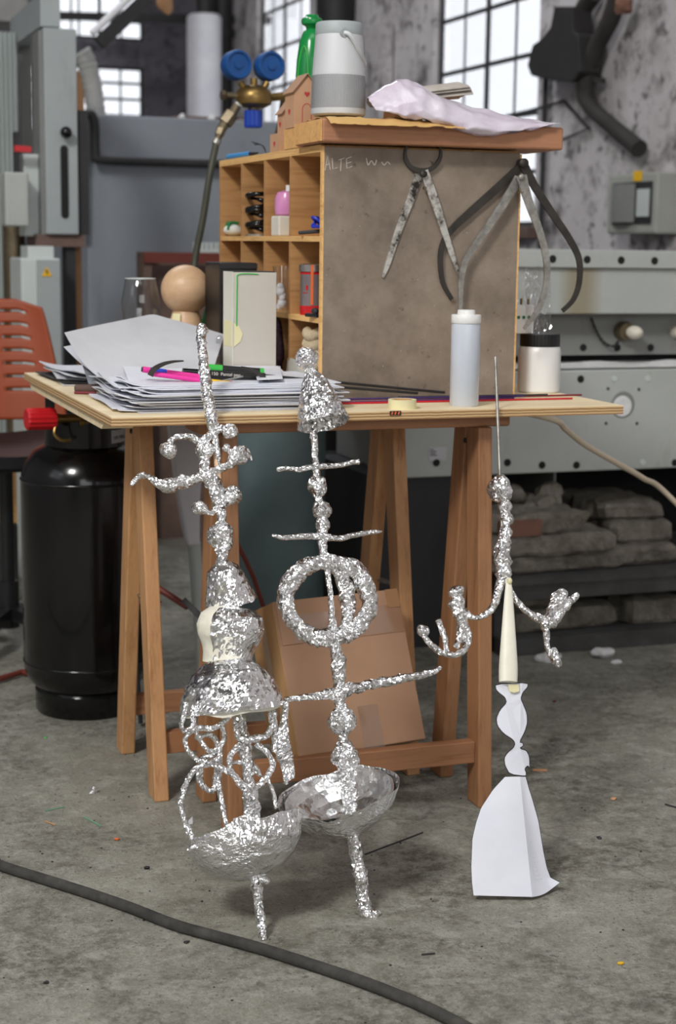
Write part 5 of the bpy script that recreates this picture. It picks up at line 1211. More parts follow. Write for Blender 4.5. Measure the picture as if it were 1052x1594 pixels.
MB().tube([rp(384, 145), rp(374, 128)], 5*m1, 12).build('gauge_port', M['brass'], t, True)
MB().tube([rp(407, 145), rp(416, 128)], 5*m1, 12).build('gauge_port', M['brass'], t, True)
for x, y in ((369, 101), (420, 103)):
    g = rp(x, y); R = 22.5*m1
    gg = MB().lathe(g, [(R*.9, -.028), (R, -.022), (R, .010), (R*.93, .014), (R*.80, .014), (R*.76, .009), (R*.34, .009), (R*.30, .013), (R*.2, .013)], fa, 36).build('gauge', M['blue_plastic'], t, True)
    MB().lathe(g, [(R*.2, .0125), (R*.19, .0128), (.0005, .0128)], fa, 20).build('gauge_boss', M['dark'], gg, True)
MB().tube([rp(372, 150), rp(352, 148)], 5*m1, 12).build('side_screw', M['brass_dull'], t, True)
MB().tube([rp(350, 148), rp(344, 148)], 8*m1, 6).build('side_nut', M['brass_dull'], t)
MB().tube([rp(420, 152), rp(446, 149)], 7*m1, 6).build('inlet_nut', M['brass'], t)
MB().tube([rp(395, 160), rp(395, 174)], 9*m1, 8).build('knob_collar', M['brass_dull'], t)
n = 32; rg = []
for y, k in ((172, .9), (173, 1), (196, 1.0), (199, .92), (199, .01)):
    p = rp(394, y); rg.append([p+V((13.5*m1*k*(1+(.05 if i % 2 else -.04))*math.cos(2*PI*i/n), 13.5*m1*k*(1+(.05 if i % 2 else -.04))*math.sin(2*PI*i/n), 0)) for i in range(n)])
MB().rings(rg).build('adjusting_knob', M['blue_knob'], t)
MB().tube([rp(378, 160), rp(368, 165)], 6*m1, 12).build('outlet_collar', M['pale'], t, True)
for (a, b, r, s_) in (((369, 164), (361, 177), 7, 12), ((361, 177), (350, 192), 12, 6), ((350, 192), (345, 200), 8, 12), ((345, 200), (341, 210), 8, 6), ((341, 210), (338, 218), 6, 12)):
    MB().tube([rp(*a), rp(*b)], r*m1, s_).build('hose_fitting', M['brass_dull'], t)
MB().tube([rp(339, 217), rp(335, 224)], 7*m1, 12).build('hose_clip', M['steel'], t, True)
P = [rp(337, 221)]+[AY(x, y, YR-.02) for x, y in ((327, 270), (316, 340), (303, 410))]+[V((AY(298, 450, 3.88).x, 3.88, .85)), V((1.06, 4.02, .66)), V((1.14, 4.14, .4)), V((1.22, 4.15, .03)), V((1.32, 4.15, .0095)), V((1.42, 4.14, .0095))]
tag(MB().tube(P, .0085, 12, smooth_path=8).build('gas_hose', M['hose_dark'], None, True), 'olive-black gas hose hanging from the brass regulator', 'hose')

# ---------------------------------------------------------------- under the table and on the floor
t = thing('cardboard_box', 'brown cardboard box leaning under the table behind the front trestle rail', 'box', (1.05, 2.9, 0))
# lower front edge rests near the rail; the box leans back
ys = 2.648
o = AY(467, 1181, ys); e = AZ(663, 1150, o.z)
ex = e-o; wx = ex.length; ex.normalize()
ez = (AY(432, 936, ys+.115)-o); ez = (ez-ex*ez.dot(ex)); hz = ez.length; ez.normalize(); ey = ez.cross(ex).normalized()
dy_ = .115
def bp(a, b, c_): return o+ex*a+ey*b+ez*c_
def bbox(mb, a0, a1, b0, b1, c0, c1):
    vs = [bp(a, b, c_) for c_ in (c0, c1) for b in (b0, b1) for a in (a0, a1)]
    return mb.add(vs, [(0, 2, 3, 1), (4, 5, 7, 6), (0, 1, 5, 4), (2, 6, 7, 3), (0, 4, 6, 2), (1, 3, 7, 5)])
bbox(MB(), 0, wx, 0, dy_, 0, hz).build('carton', M['cardboard'], t, bevel=.002)
bbox(MB(), -.0012, -.0002, .002, dy_-.002, .002, hz-.002).build('carton_end', M['cardboard_side'], t)
bbox(MB(), .004, wx-.004, -.0014, -.0004, hz*.715, hz-.002).build('lid_flap', M['cardboard'], t)
bbox(MB(), .03, wx+.001, -.0022, -.0016, hz*.72, hz*.90).build('tape_strip', M['tape'], t)
bbox(MB(), wx*.50, wx*.66, -.0018, -.001, -.002, hz*.27).build('tape_strip', M['tape'], t)
bbox(MB(), -.0022, -.0014, dy_*.4, dy_*.6, .01, hz).build('tape_strip', M['tape'], t)
bbox(MB(), wx-.03, wx-.003, -.0026, -.0018, hz-.035, hz+.0005).build('torn_corner', M['tan_board'], t)
# pale paddle shape and red rod behind the left trestle
P = [AY(x, y, 3.62) for x, y in ((262, 650), (268, 700), (276, 760), (284, 810), (292, 850), (312, 850), (312, 780), (318, 700), (322, 650))]
t = thing('pale_chute', 'pale grey plastic chute leaning behind the left trestle', 'chute', V((AY(290, 800, 3.66).x, 3.66, 0)))
MB().prism(P, (0, .03, 0)).build('chute_face', M['duct_white'], t, bevel=.006)
a = AY(302, 845, 3.635); MB().tube([a, V((a.x+.03, 3.66, .01))], .016, 12).build('chute_pole', M['pale'], t, True)
pA = AY(-30, 1064, 3.42); pA = AZ(-30, 1066, .012); pB = AZ(34, 1046, .012)
tag(MB().tube([pA, pB, V((.64, 3.66, .0085)), V((.70, 3.68, .0085))], .0075, 12).build('red_hose', M['red_rod'], None, True), 'rust-red hose on the floor passing behind the black gas bottle', 'hose')
t = thing('bar_clamp', 'red rod with a black steel jaw seen between the left trestle legs', 'clamp', AY(300, 950, 3.25))
a, b = AY(222, 900, 3.28), AY(292, 945, 3.2); MB().tube([a, b], .007, 10).build('clamp_rod', M['red_rod'], t, True)
MB().bar(AY(287, 935, 3.2), AY(318, 966, 3.16), .012, .022, (0, 1, 0)).build('clamp_jaw', M['dark'], t)
MB().bar(AY(206, 930, 3.25), AY(226, 940, 3.25), .008, .02, (0, 1, 0)).build('clamp_bar', M['steel'], t)
MB().tube([a, V((a.x-.02, 3.3, .30)), V((.735, 3.305, .008))], .005, 8).build('clamp_leg', M['dark'], t)
a, b = AY(362, 838, 3.4), AY(395, 900, 3.4)
tag(MB().tube([AY(352, 815, 3.4), b, V((b.x+.12, 3.45, .012)), V((b.x+.3, 3.5, .012))], .0055, 10, smooth_path=4).build('red_pole', M['red_rod'], None, True), 'dark red cable hanging behind the right leg of the left trestle', 'cable')
mb = MB(); pbox(mb, 350, 668, 398, 945, 4.25, .2); lo = min(p.z for p in mb.v); mb = MB()
l, r_ = AY(340, 800, 4.25).x, AY(402, 800, 4.25).x; mb.box((l, 4.25, 0), (r_, 4.45, .72)); tag(mb.build('brown_crate', M['rust'], None), 'dim brown crate standing behind the teal cylinder', 'crate')
l, r_ = AY(525, 800, 4.6).x, AY(650, 800, 4.6).x
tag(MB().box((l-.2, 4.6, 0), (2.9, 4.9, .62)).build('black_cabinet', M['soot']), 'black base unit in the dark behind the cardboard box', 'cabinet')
p = AY(555, 715, 4.3)
tag(MB().ball(V((p.x, 4.72, .64)), (.06, .05, .028), 3, nz=.3, ns=25).build('white_rag', M['paper2']), 'crumpled whitish rag on the black base unit', 'rag')
# foam hose across the foreground
P = [(-60, 1322), (0, 1347), (60, 1366), (130, 1388), (200, 1412), (270, 1439), (330, 1456), (400, 1475), (470, 1497), (540, 1520), (600, 1542), (660, 1567), (720, 1597), (790, 1635)]
P = [AZ(x, y, .0088) for x, y in P]; P = [P[0]+V((-.9, .62, 0)), P[0]+V((-.4, .30, 0))]+P+[P[-1]+V((.12, -.22, 0)), P[-1]+V((.22, -.6, 0))]
tag(MB().tube(P, .0088, 14, smooth_path=6).build('foam_hose', M['hose_foam'], None, True), 'long dark grey foam hose lying diagonally across the floor', 'hose')
# floor litter
def litter(nm, label, x, y, fn, mat, cat, smooth=False):
    p = AZ(x, y, 0); mb = MB(); fn(mb, p); return tag(mb.build(nm, mat, None, smooth), label, cat)
litter('foil_scrap', 'crumpled silvery paper scrap on the floor left of the left trestle', 146, 1234, lambda m, p: (m.ball(p+V((0, 0, .006)), (.009, .007, .006), 2, nz=.4, ns=90), m.grid(lambda u, v: p+V((-.012+.012*u, .004*v-.008, .001+.008*v*u)), 3, 3, .0006)), M['foil_sheet'], 'scrap')
litter('white_shard', 'small white paper shard on the floor left of the crumpled foil figure', 295, 1284, lambda m, p: m.prism([p+V((-.006, 0, .001)), p+V((.006, 0, .001)), p+V((.006, .002, .014)), p+V((0, .001, .009))], (0, .001, 0)), M['paper'], 'scrap')
def stick(p, q, r): return lambda m, _: m.tube([p, q], r, 6)
for (a, b, lb, mt, r) in (((131, 1272), (158, 1286), 'pale green straw piece on the floor at the left', M['straw'], .0014), ((70, 1262), (100, 1256), 'faint green straw piece furthest left on the floor', M['straw'], .0012), ((70, 1278), (86, 1284), 'tiny pale stick below the furthest left straw', M['chip'], .0012),
                        ((568, 1330), (658, 1296), 'thin dark wire on the floor beneath the foil bowl', M['dark'], .0014), ((656, 1486), (677, 1484), 'short dark wire bit on the floor near the hose', M['dark'], .0014), ((1035, 1252), (1056, 1258), 'dark stick on the floor at the right edge', M['dark'], .002)):
    p, q = AZ(*a, .0014), AZ(*b, .0014); tag(MB().tube([p, q], r, 6).build('floor_stick', mt), lb, 'stick', 'little sticks on the floor')
for (x, y, lb, mt, s_) in ((182, 1308, 'orange crumb on the floor at the left', M['amber'], .004), (966, 1501, 'ochre crumb on the floor at the right', M['yellow'], .004), (862, 1093, 'reddish crumb on the floor behind the paper template', M['red_rod'], .004), (71, 1149, 'bright green crumb on the floor left of the trestle', M['green_br'], .003), (228, 1353, 'black crumb on the floor left of the foil foot', M['dark'], .005), (290, 1468, 'black crumb below the foam hose', M['dark'], .004), (72, 1531, 'black crumb at the lower left', M['dark'], .004), (933, 1306, 'dark grey crumb right of the paper skirt', M['dark'], .005), (955, 1245, 'tan wood crumb right of the paper skirt', M['chip'], .005)):
    p = AZ(x, y, 0); tag(MB().ball(p+V((0, 0, s_*.5)), (s_*1.3, s_, s_*.6), 1, nz=.4, ns=200).build('floor_crumb', mt), lb, 'crumb', 'crumbs on the floor')
p = AZ(840, 1200, 0); tag(MB().box(p+V((-.014, -.004, .0006)), p+V((.014, .004, .003)), rot=Matrix.Rotation(-.35, 3, 'Z')).build('wood_offcut', M['chip']), 'flat reddish wood offcut on the floor right of the paper template', 'offcut')
for x, y, r, lb in ((852, 1030, .03, 'white foam lump on the floor behind the hanging foil arm'), (938, 1024, .032, 'larger white foam lump on the floor before the rack'), (960, 1034, .013, 'small white foam lump beside the larger one')):
    p = AZ(x, y, 0); tag(MB().ball(p+V((0, 0, r*.42)), (r, r*.6, r*.45), 3, nz=.35, ns=45).build('foam_lump', M['foam_white']), lb, 'foam', 'white foam lumps on the floor')
random.seed(99)
mb = MB()
for k in range(420):
    x, y = random.uniform(-.2, 2.4), random.uniform(1.7, 3.5); s_ = random.uniform(.0008, .0024)
    mb.ball((x, y, s_*.4), (s_, s_*random.uniform(.6, 1.2), s_*.6), 1)
tag(mb.build('floor_grit', M['dark']), 'dark grit scattered over the concrete floor', 'grit', kind='stuff')

# ---------------------------------------------------------------- three leaning foil figures
random.seed(12)
class Lean:
    # plane of a figure that stands at Y = yf on the floor and leans back to Y = yt at table height
    def __init__(s, yf, yt):
        s.p0 = V((0, yf, 0)); s.up = V((0, yt-yf, .75)).normalized(); s.n = V((0, .75, -(yt-yf))).normalized()
    def __call__(s, x, y, d=0.0): return APL(x, y, s.p0, s.n)-s.n*d
def foil_tube(mb, pl, pts, seg=11, amp=.20, step=.0045, d=0.0, cap=True):
    P = []; R = []
    for q in pts:
        x, y, r = q[0], q[1], q[2]; p = pl(x, y, (q[3] if len(q) > 3 else 0)+d); P.append(p); R.append(r*mpp(p))
    P, R = catmull(P, R, step); fr = frames(P); rg = []; o = V((random.random()*90, 0, 0))
    for i, (p, (a, b), r) in enumerate(zip(P, fr, R)):
        c = p+V((noise.noise(p*55+o), noise.noise(p*55+o+V((9, 0, 0))), noise.noise(p*55+o+V((0, 9, 0)))))*r*.22
        ring = []
        for j in range(seg):
            an = 2*PI*(j+.5*(i % 2))/seg; dr = a*math.cos(an)+b*math.sin(an); q = c+dr*r
            k = 1+amp*1.3*noise.noise(q*95+o)+amp*.8*noise.noise(q*260+o)+random.uniform(-amp, amp)*.38
            ring.append(c+dr*r*k)
        rg.append(ring)
    tip0 = [P[0]+(q-P[0])*.35 for q in rg[0]]; tip1 = [P[-1]+(q-P[-1])*.35 for q in rg[-1]]
    e = min(.003, R[-1]*.5); d1 = (P[-1]-P[-2]).normalized(); d0 = (P[0]-P[1]).normalized()
    return mb.rings([[q+d0*R[0]*.4 for q in tip0]]+rg+[[q+d1*R[-1]*.4 for q in tip1]])
def foil_ball(mb, pl, x, y, rx, ry=None, d=0.0, sub=4, nz=.16, rz=None):
    p = pl(x, y, d); m = mpp(p); ry = ry or rx
    rot = V((0, 0, 1)).rotation_difference(pl.up).to_matrix()
    return mb.ball(p, (rx*m, (rz or (rx+ry)/2)*m, ry*m), sub, nz=nz, ns=75, jit=.035, rot=rot)
def shell(mb, c, ax, prof, seg=64, nz=.02, ns=45, wob=.0, a0=0.0, a1=2*PI, sx=1.0, sy=1.0, th=.0012, ref=None, jit=.0, rimw=0.0):
    # open thin shell turned about ax through c; prof = (radius, height) pairs, resampled finely
    ax = V(ax).normalized()
    a = (ref-ax*ref.dot(ax)).normalized() if ref is not None else basis(ax)[0]
    b = ax.cross(a)
    P, R = catmull([V((0, 0, h)) for r, h in prof], [r for r, h in prof], .0045)
    rr = []
    for p in P:
        h = p.z
        for (r0, h0), (r1, h1) in zip(prof, prof[1:]):
            if min(h0, h1)-1e-9 <= h <= max(h0, h1)+1e-9: rr.append(r0+(r1-r0)*((h-h0)/(h1-h0) if abs(h1-h0) > 1e-9 else 0)); break
        else: rr.append(R[len(rr)])
    nu = len(P)-1; o = V((random.random()*40, 3, 0)); full = abs(a1-a0-2*PI) < 1e-6
    W = [.0]
    def f(i, j, dd):
        u = i/nu; an = a0+(a1-a0)*j/seg; r = max(rr[i], .0005); h = P[i].z
        dr = a*math.cos(an)*sx+b*math.sin(an)*sy; q = c+ax*h+dr*r
        w = 1+wob*noise.noise(V((math.cos(an)*1.4, math.sin(an)*1.4, h*9))+o)
        k = nz*noise.noise(q*ns+o)+nz*.6*noise.noise(q*ns*2.6+o)
        rm = rimw*noise.noise(V((math.cos(an)*2.2, math.sin(an)*2.2, 7))+o)*u**2
        jt = jit*random.uniform(-1, 1) if dd == 0 else 0
        return c+ax*(h+rm)+dr*(r*w+k+jt-dd)
    vs = []; n = seg+(0 if full else 1)
    outer = [[f(i, j, 0) for j in range(n)] for i in range(nu+1)]
    for i in range(nu+1): vs += outer[i]
    for i in range(nu+1):
        for j in range(n):
            q = outer[i][j]; cc = c+ax*P[i].z; dv = q-cc
            vs.append(q-dv.normalized()*min(th, dv.length*.5)+ax*(th*.8 if i == 0 and False else 0))
    off = n*(nu+1); fs = []
    for i in range(nu):
        for j in range(seg):
            k = (j+1) % n if full else j+1
            fs.append((i*n+j, i*n+k, (i+1)*n+k, (i+1)*n+j)); fs.append((off+i*n+j, off+(i+1)*n+j, off+(i+1)*n+k, off+i*n+k))
    for j in range(seg):
        k = (j+1) % n if full else j+1
        fs.append((nu*n+j, nu*n+k, off+nu*n+k, off+nu*n+j)); fs.append((j, off+j, off+k, k))
    if not full:
        for i in range(nu):
            fs.append((i*n, (i+1)*n, off+(i+1)*n, off+i*n)); fs.append((i*n+seg, off+i*n+seg, off+(i+1)*n+seg, (i+1)*n+seg))
    return mb.add(vs, fs)
def T(name, pl, pts, par, mat='foil_fine', **k): return foil_tube(MB(), pl, pts, **k).build(name, M[mat], par)
def B(name, pl, x, y, rx, par, ry=None, **k): return foil_ball(MB(), pl, x, y, rx, ry, **k).build(name, M['foil_fine'], par)
RX = V((.945, -.33, 0)).normalized()
def axto(c, x, y, deg):
    # axis from c towards the point seen at (x, y), leaning back by deg degrees
    a = math.radians(deg); v = APL(x, y, c, V((0, math.cos(a), -math.sin(a))))-c
    L = v.length; return v.normalized(), L

# --- figure with branches, bell, dome and knotted loops (left)
pl = Lean(2.19, 2.598)
t = thing('foil_sculpture', 'left foil figure with curled branches, a bell, a dome and knotted loops', 'sculpture', pl(408, 1465), 'leaning foil sculptures')
T('top_spike', pl, [(313, 506, 6), (313, 514, 10), (314, 528, 8), (316, 555, 7.5), (320, 590, 8.5), (324, 620, 9.5), (328, 648, 10), (331, 668, 8)], t)
MB().tube([pl(333, 660, -.004), pl(341, 745, -.004)], .0052, 10).build('wooden_stick', M['ballwood'], t, True)
T('stick_wrap', pl, [(332, 668, 6), (336, 690, 6), (339, 712, 5), (341, 724, 3)], t, d=-.002)
T('stem', pl, [(318, 686, 7), (318, 700, 11), (318, 718, 8), (322, 738, 12), (334, 756, 13), (340, 775, 12), (344, 795, 8), (344, 810, 7), (344, 820, 12), (343, 835, 16), (346, 850, 14), (345, 864, 9), (346, 880, 11)], t)
B('foil_ball', pl, 319, 701, 15, t); B('foil_ball', pl, 343, 834, 21, t, ry=21)
def branch(pts, balls, **k):
    o = T('branch', pl, pts, t, **k)
    for b in balls: foil_ball(MB(), pl, b[0], b[1], b[2], b[3] if len(b) > 3 else None, d=k.get('d', 0)).build('foil_ball', M['foil_fine'], o)
branch([(314, 692, 7), (302, 683, 5.5), (288, 679, 5), (272, 682, 4.5), (263, 690, 5)], [(262, 701, 13, 13)])
branch([(314, 690, 7), (326, 678, 6.5), (340, 669, 6), (350, 668, 6)], [(358, 672, 12.5)])
branch([(324, 738, 9), (338, 732, 6.5), (352, 726, 6.5), (362, 718, 9), (361, 706, 6), (356, 700, 4)], [(373, 708, 15.5), (352, 697, 6.5)])
T('foil_tail', pl, [(384, 700, 3), (389, 706, 2.2), (391, 717, 2)], t)
branch([(320, 740, 9), (303, 745, 7), (290, 751, 9), (272, 754, 10), (254, 756, 9), (243, 750, 6), (232, 742, 5), (219, 740, 5), (211, 746, 4.5), (205, 756, 3)], [(264, 756, 15, 12), (284, 744, 9, 7)])
branch([(340, 776, 6), (336, 790, 4), (330, 799, 4.5), (320, 797, 5)], [(311, 791, 13, 11)])
branch([(345, 790, 6), (353, 781, 6.5), (360, 774, 7)], [(363, 771, 14, 14)])
# bell
c = pl(345, 876); ax, L = axto(c, 360, 939, 6); m = mpp(c)
shell(MB(), c, ax, [(.001, -.001), (15*m, .002), (24*m, L*.14), (30*m, L*.36), (34*m, L*.6), (39*m, L*.86), (41*m, L)], nz=.0022, ns=60, wob=.05, ref=RX, jit=.0005, rimw=.004).build('foil_bell', M['foil_sheet'], t)
# middle dome with cream wax left bare on the left
c = pl(361, 943); ax, L = axto(c, 353, 1032, 10); m = mpp(c)
prof = [(.001, -.001), (34*m, .004), (48*m, L*.16), (53*m, L*.36), (51*m, L*.52), (42*m, L*.72), (38*m, L*.9), (38*m, L)]
# angle 0 = picture right; the bare wax spans the left side
shell(MB(), c, ax, [(r*1.0, h) for r, h in prof], nz=.0022, ns=35, wob=.03, ref=RX, a0=math.radians(108), a1=math.radians(250), seg=36).build('wax_body', M['wax'], t, True)
shell(MB(), c, ax, prof, nz=.0022, ns=70, wob=.04, ref=RX, a0=math.radians(-110), a1=math.radians(121), seg=56, jit=.0005).build('foil_wrap', M['foil_sheet'], t)
# the wide dome
c = pl(354, 1028); ax, L = axto(c, 361, 1104, 14); m = mpp(c)
prof = [(28*m, -.002), (40*m, L*.05), (57*m, L*.25), (69*m, L*.47), (77*m, L*.72), (80*m, L*.92), (80*m, L)]
shell(MB(), c, ax, prof, seg=84, nz=.0024, ns=55, wob=.03, ref=RX, jit=.0005, rimw=.003).build('foil_dome', M['foil_sheet'], t)
shell(MB(), c, ax, [(r*.955, h+.0045) for r, h in prof], seg=48, nz=.001, ns=40, ref=RX, rimw=.005).build('wax_lining', M['wax'], t, True)
shell(MB(), c, ax, [(10*m, -.006), (22*m, -.003), (30*m, .001)], seg=32, nz=.001, ref=RX).build('wax_neck', M['wax'], t, True)
# knotted loops
LP = [
 ([(294.5, 1103, 4.5), (295.6, 1119, 4.5), (299, 1137.6, 4.5), (306, 1153.5, 4), (318.4, 1171.8, 4), (326, 1173, 4)], .02),
 ([(283, 1101, 4), (278.5, 1121.6, 4), (275, 1135, 4), (279.7, 1144.4, 4), (291, 1140, 4), (295.6, 1131, 4)], .03),
 ([(356, 1103, 5), (348, 1121.6, 5), (336.7, 1133, 5), (325.3, 1140, 5), (304.8, 1138.7, 5), (288.8, 1145.6, 4), (282, 1155.8, 4), (284, 1169.5, 4), (293.4, 1183, 4), (307, 1192, 4), (320.7, 1192, 4.5), (334.4, 1186, 4)], .028),
 ([(304.8, 1149, 4), (325, 1144, 4), (336.7, 1153.5, 4.5), (337.8, 1167, 4.5), (327.6, 1176, 4.5), (316, 1178.6, 4.5), (311.6, 1192, 5), (310.5, 1208, 5.5), (314, 1222, 5), (325, 1230, 5), (334.4, 1226.5, 5), (335.6, 1210.6, 5), (339, 1194.6, 4.5), (341, 1181, 4)], .0),
 ([(343.5, 1133, 4), (347, 1151, 4), (341, 1165, 4.5), (340, 1188, 4.5), (336.7, 1215, 5), (339, 1233.4, 4.5), (343.5, 1254, 4.5), (347, 1274.5, 4), (350.4, 1288, 3.5), (349, 1302, 3.5)], .01),
 ([(296, 1316, 5), (282, 1281, 4.5), (276, 1256, 4.5), (281, 1231, 4.5), (291, 1210.6, 4.5), (307, 1197, 4.5), (323, 1194.6, 4.5), (341, 1201.5, 4.5), (359.5, 1215, 5), (375.5, 1235.7, 6), (387, 1249.4, 7)], .025),
 ([(359.5, 1108, 5), (361.8, 1128, 5), (364, 1149, 5), (373, 1156, 6), (391.5, 1153.5, 6), (409.7, 1149, 5), (416.6, 1135, 4.5), (414, 1112, 4)], .022),
 ([(370, 1161, 5), (357, 1176, 4.5), (352.7, 1194.6, 4.5), (361.8, 1213, 4.5), (377.8, 1226.6, 4.5), (387, 1229, 5)], .018),
 ([(394, 1161, 5), (409.7, 1174, 4.5), (418.8, 1187.8, 4.5), (420, 1197, 5), (409.7, 1213, 5), (394, 1229, 5)], .018),
 ([(360, 1189, 3), (368.6, 1186.6, 3.5), (378, 1190, 3)], .005),
 ([(390, 1180, 4), (398, 1192, 7), (408, 1206, 3)], -.01),
 ([(416, 1212, 3.5), (425.7, 1235.7, 3.5), (429, 1258, 3.5)], .0),
 ([(423.4, 1110, 4.5), (423.4, 1156, 5), (426, 1168, 7), (432.5, 1178.6, 6)], .015),
]
for pts, d in LP: T('foil_loop', pl, pts, t, d=d, seg=9, amp=.24)
T('core_stem', pl, [(371, 1100, 9), (376, 1130, 8), (380, 1152, 12), (383, 1168, 11), (385, 1190, 9), (388, 1215, 9), (391, 1240, 12), (393, 1275, 14), (396, 1320, 12)], t)
o = T('hanging_hand', pl, [(441.6, 1095, 5), (440, 1118, 6), (437, 1140, 9), (436, 1160, 12), (439, 1178, 13), (442, 1190, 9)], t, d=.012)
for pts in ([(437, 1180, 6), (440, 1203, 5), (442, 1222, 4)], [(446, 1176, 6), (450, 1198, 5), (451, 1213, 4)], [(442, 1184, 5), (446, 1205, 4), (447, 1216, 3.5)]): T('finger', pl, pts, o, d=.012, seg=8)
# bowl, open to the upper left
c = pl(389, 1371, .014); m = mpp(c)
ax = (pl(373, 1292, .014)-c).normalized(); ax = (ax+V((0, .02, 0))).normalized()
prof = [(.001, 0), (28*m, 3*m), (52*m, 12*m), (72*m, 27*m), (86*m, 47*m), (92*m, 66*m), (93*m, 82*m)]
bw = shell(MB(), c, ax, prof, seg=90, nz=.0008, ns=30, wob=.02, ref=RX, sy=.80, jit=.00015, rimw=.012).build('foil_bowl', M['foil_flat'], t, False)
shell(MB(), c+ax*.001, ax, [(88.5*m, 48*m), (93.6*m, 66*m), (94.4*m, 83*m)], seg=90, nz=.0026, ns=70, wob=.02, ref=RX, sy=.82, jit=.0007, rimw=.010, a0=math.radians(-95), a1=math.radians(60)).build('crumpled_rim', M['foil_sheet'], bw)
T('foot_stem', pl, [(396, 1362, 8), (399, 1380, 9), (401, 1395, 8), (404, 1425, 7), (408, 1462, 7.5)], t)
T('foot_stub', pl, [(402, 1372, 6), (412, 1370, 6), (416, 1374, 5)], t, d=.004)
T('loop_end', pl, [(286, 1328, 3.5), (296, 1322, 4), (304, 1316, 4)], t, d=.03)

# --- tall figure with cone, crossbars, ring and shallow bowl (middle)
pl = Lean(2.222, 2.572)
t = thing('foil_sculpture', 'middle foil figure with a cone hat, crossbars and a big ring', 'sculpture', pl(572, 1424), 'leaning foil sculptures')
B('head_ball', pl, 477, 558, 17, t, ry=18)
c = pl(485, 577); ax = (pl(503, 660)-c); L = ax.length; ax.normalize(); m = mpp(c)
shell(MB(), c, ax, [(.001, -.002), (10*m, .0015), (20*m, L*.22), (29*m, L*.5), (36*m, L*.75), (42*m, L)], seg=72, nz=.0022, ns=70, wob=.03, ref=RX, jit=.0006, rimw=.002).build('foil_cone', M['foil'], t)
T('neck', pl, [(482, 572, 8), (481, 582, 7)], t)
T('stem', pl, [(486, 640, 6), (489, 680, 6), (490, 705, 5), (491, 722, 6), (492, 738, 6), (497, 778, 6), (502, 812, 7), (502, 832, 9), (502, 850, 7), (505, 868, 8)], t)
T('crossbar', pl, [(430, 733, 3.5), (445, 731, 4), (465, 732, 4.2), (490, 728, 5), (520, 727, 4.2), (545, 722, 4), (557, 721, 4)], t, d=.006)
B('bead', pl, 494, 757, 14.5, t, ry=19); B('bead', pl, 500, 793, 15, t, ry=15); B('bead', pl, 502, 817, 11, t, ry=13)
T('crossbar', pl, [(422, 835, 2), (440, 838, 4), (470, 837, 4.8), (500, 836, 6), (525, 839, 4.5), (550, 834, 4.2), (575, 830, 3.8), (592, 829, 2)], t, d=.006)
ring = []
for k in range(25):
    an = PI/2+2*PI*k/24; r = 13.5+1.5*math.sin(3*an); ring.append((510+65*math.cos(an), 934-60*math.sin(an), r))
T('ring', pl, ring, t, 'foil', seg=14, amp=.16)
T('inner_band', pl, [(512, 872, 7), (526, 886, 9), (538, 908, 12), (543, 932, 13), (543, 955, 10), (538, 975, 8), (528, 990, 8)], t, 'foil', seg=12, d=-.006)
T('ring_spoke', pl, [(507, 872, 5), (511, 900, 4.5), (514, 930, 4.5), (516, 960, 5), (518, 985, 9)], t)
T('lower_stem', pl, [(519, 985, 8), (521, 1002, 8), (526, 1025, 12), (528, 1045, 12), (528, 1060, 9), (528, 1078, 13), (529, 1095, 8), (532, 1108, 10), (535, 1150, 8), (538, 1180, 14), (541, 1215, 13), (544, 1250, 11), (547, 1285, 10)], t)
T('long_arm', pl, [(443, 1089, 4.5), (480, 1085, 5), (508, 1081, 8), (528, 1078, 12), (548, 1073, 9), (575, 1066, 8), (605, 1060, 7.5), (640, 1054, 6.5), (668, 1048, 5), (678, 1044, 4), (686, 1039, 3)], t)
B('bead', pl, 533, 1122, 22, t, ry=22); B('bead', pl, 537, 1178, 21, t, ry=26, rz=18)
c = pl(545, 1293, -.012); m = mpp(c)
ax = V((-.235, .02, .96)).normalized()
prof = [(.001, 0), (26*m, 2.5*m), (48*m, 11*m), (68*m, 25*m), (83*m, 42*m), (92*m, 60*m), (95*m, 68*m)]
shell(MB(), c, ax, prof, seg=90, nz=.0016, ns=34, wob=.06, ref=RX, jit=.0003, rimw=.009, th=.0010).build('shallow_bowl', M['foil_flat'], t)
shell(MB(), c+ax*.0022, ax, [(.001, 0.001), (24*m, 4*m), (45*m, 13*m), (64*m, 26*m), (79*m, 43*m), (89*m, 62*m)], seg=70, nz=.0016, ns=30, wob=.05, ref=RX, jit=.0002).build('crumpled_lining', M['foil_crease'], t)
T('foot_stem', pl, [(549, 1288, 8), (552, 1310, 10), (556, 1340, 11), (561, 1372, 11), (566, 1400, 10), (569, 1416, 12), (572, 1424, 9)], t, 'foil', seg=13)
T('foot_toe', pl, [(562, 1418, 8), (572, 1424, 9), (582, 1422, 7), (589, 1420, 3)], t, d=.006)

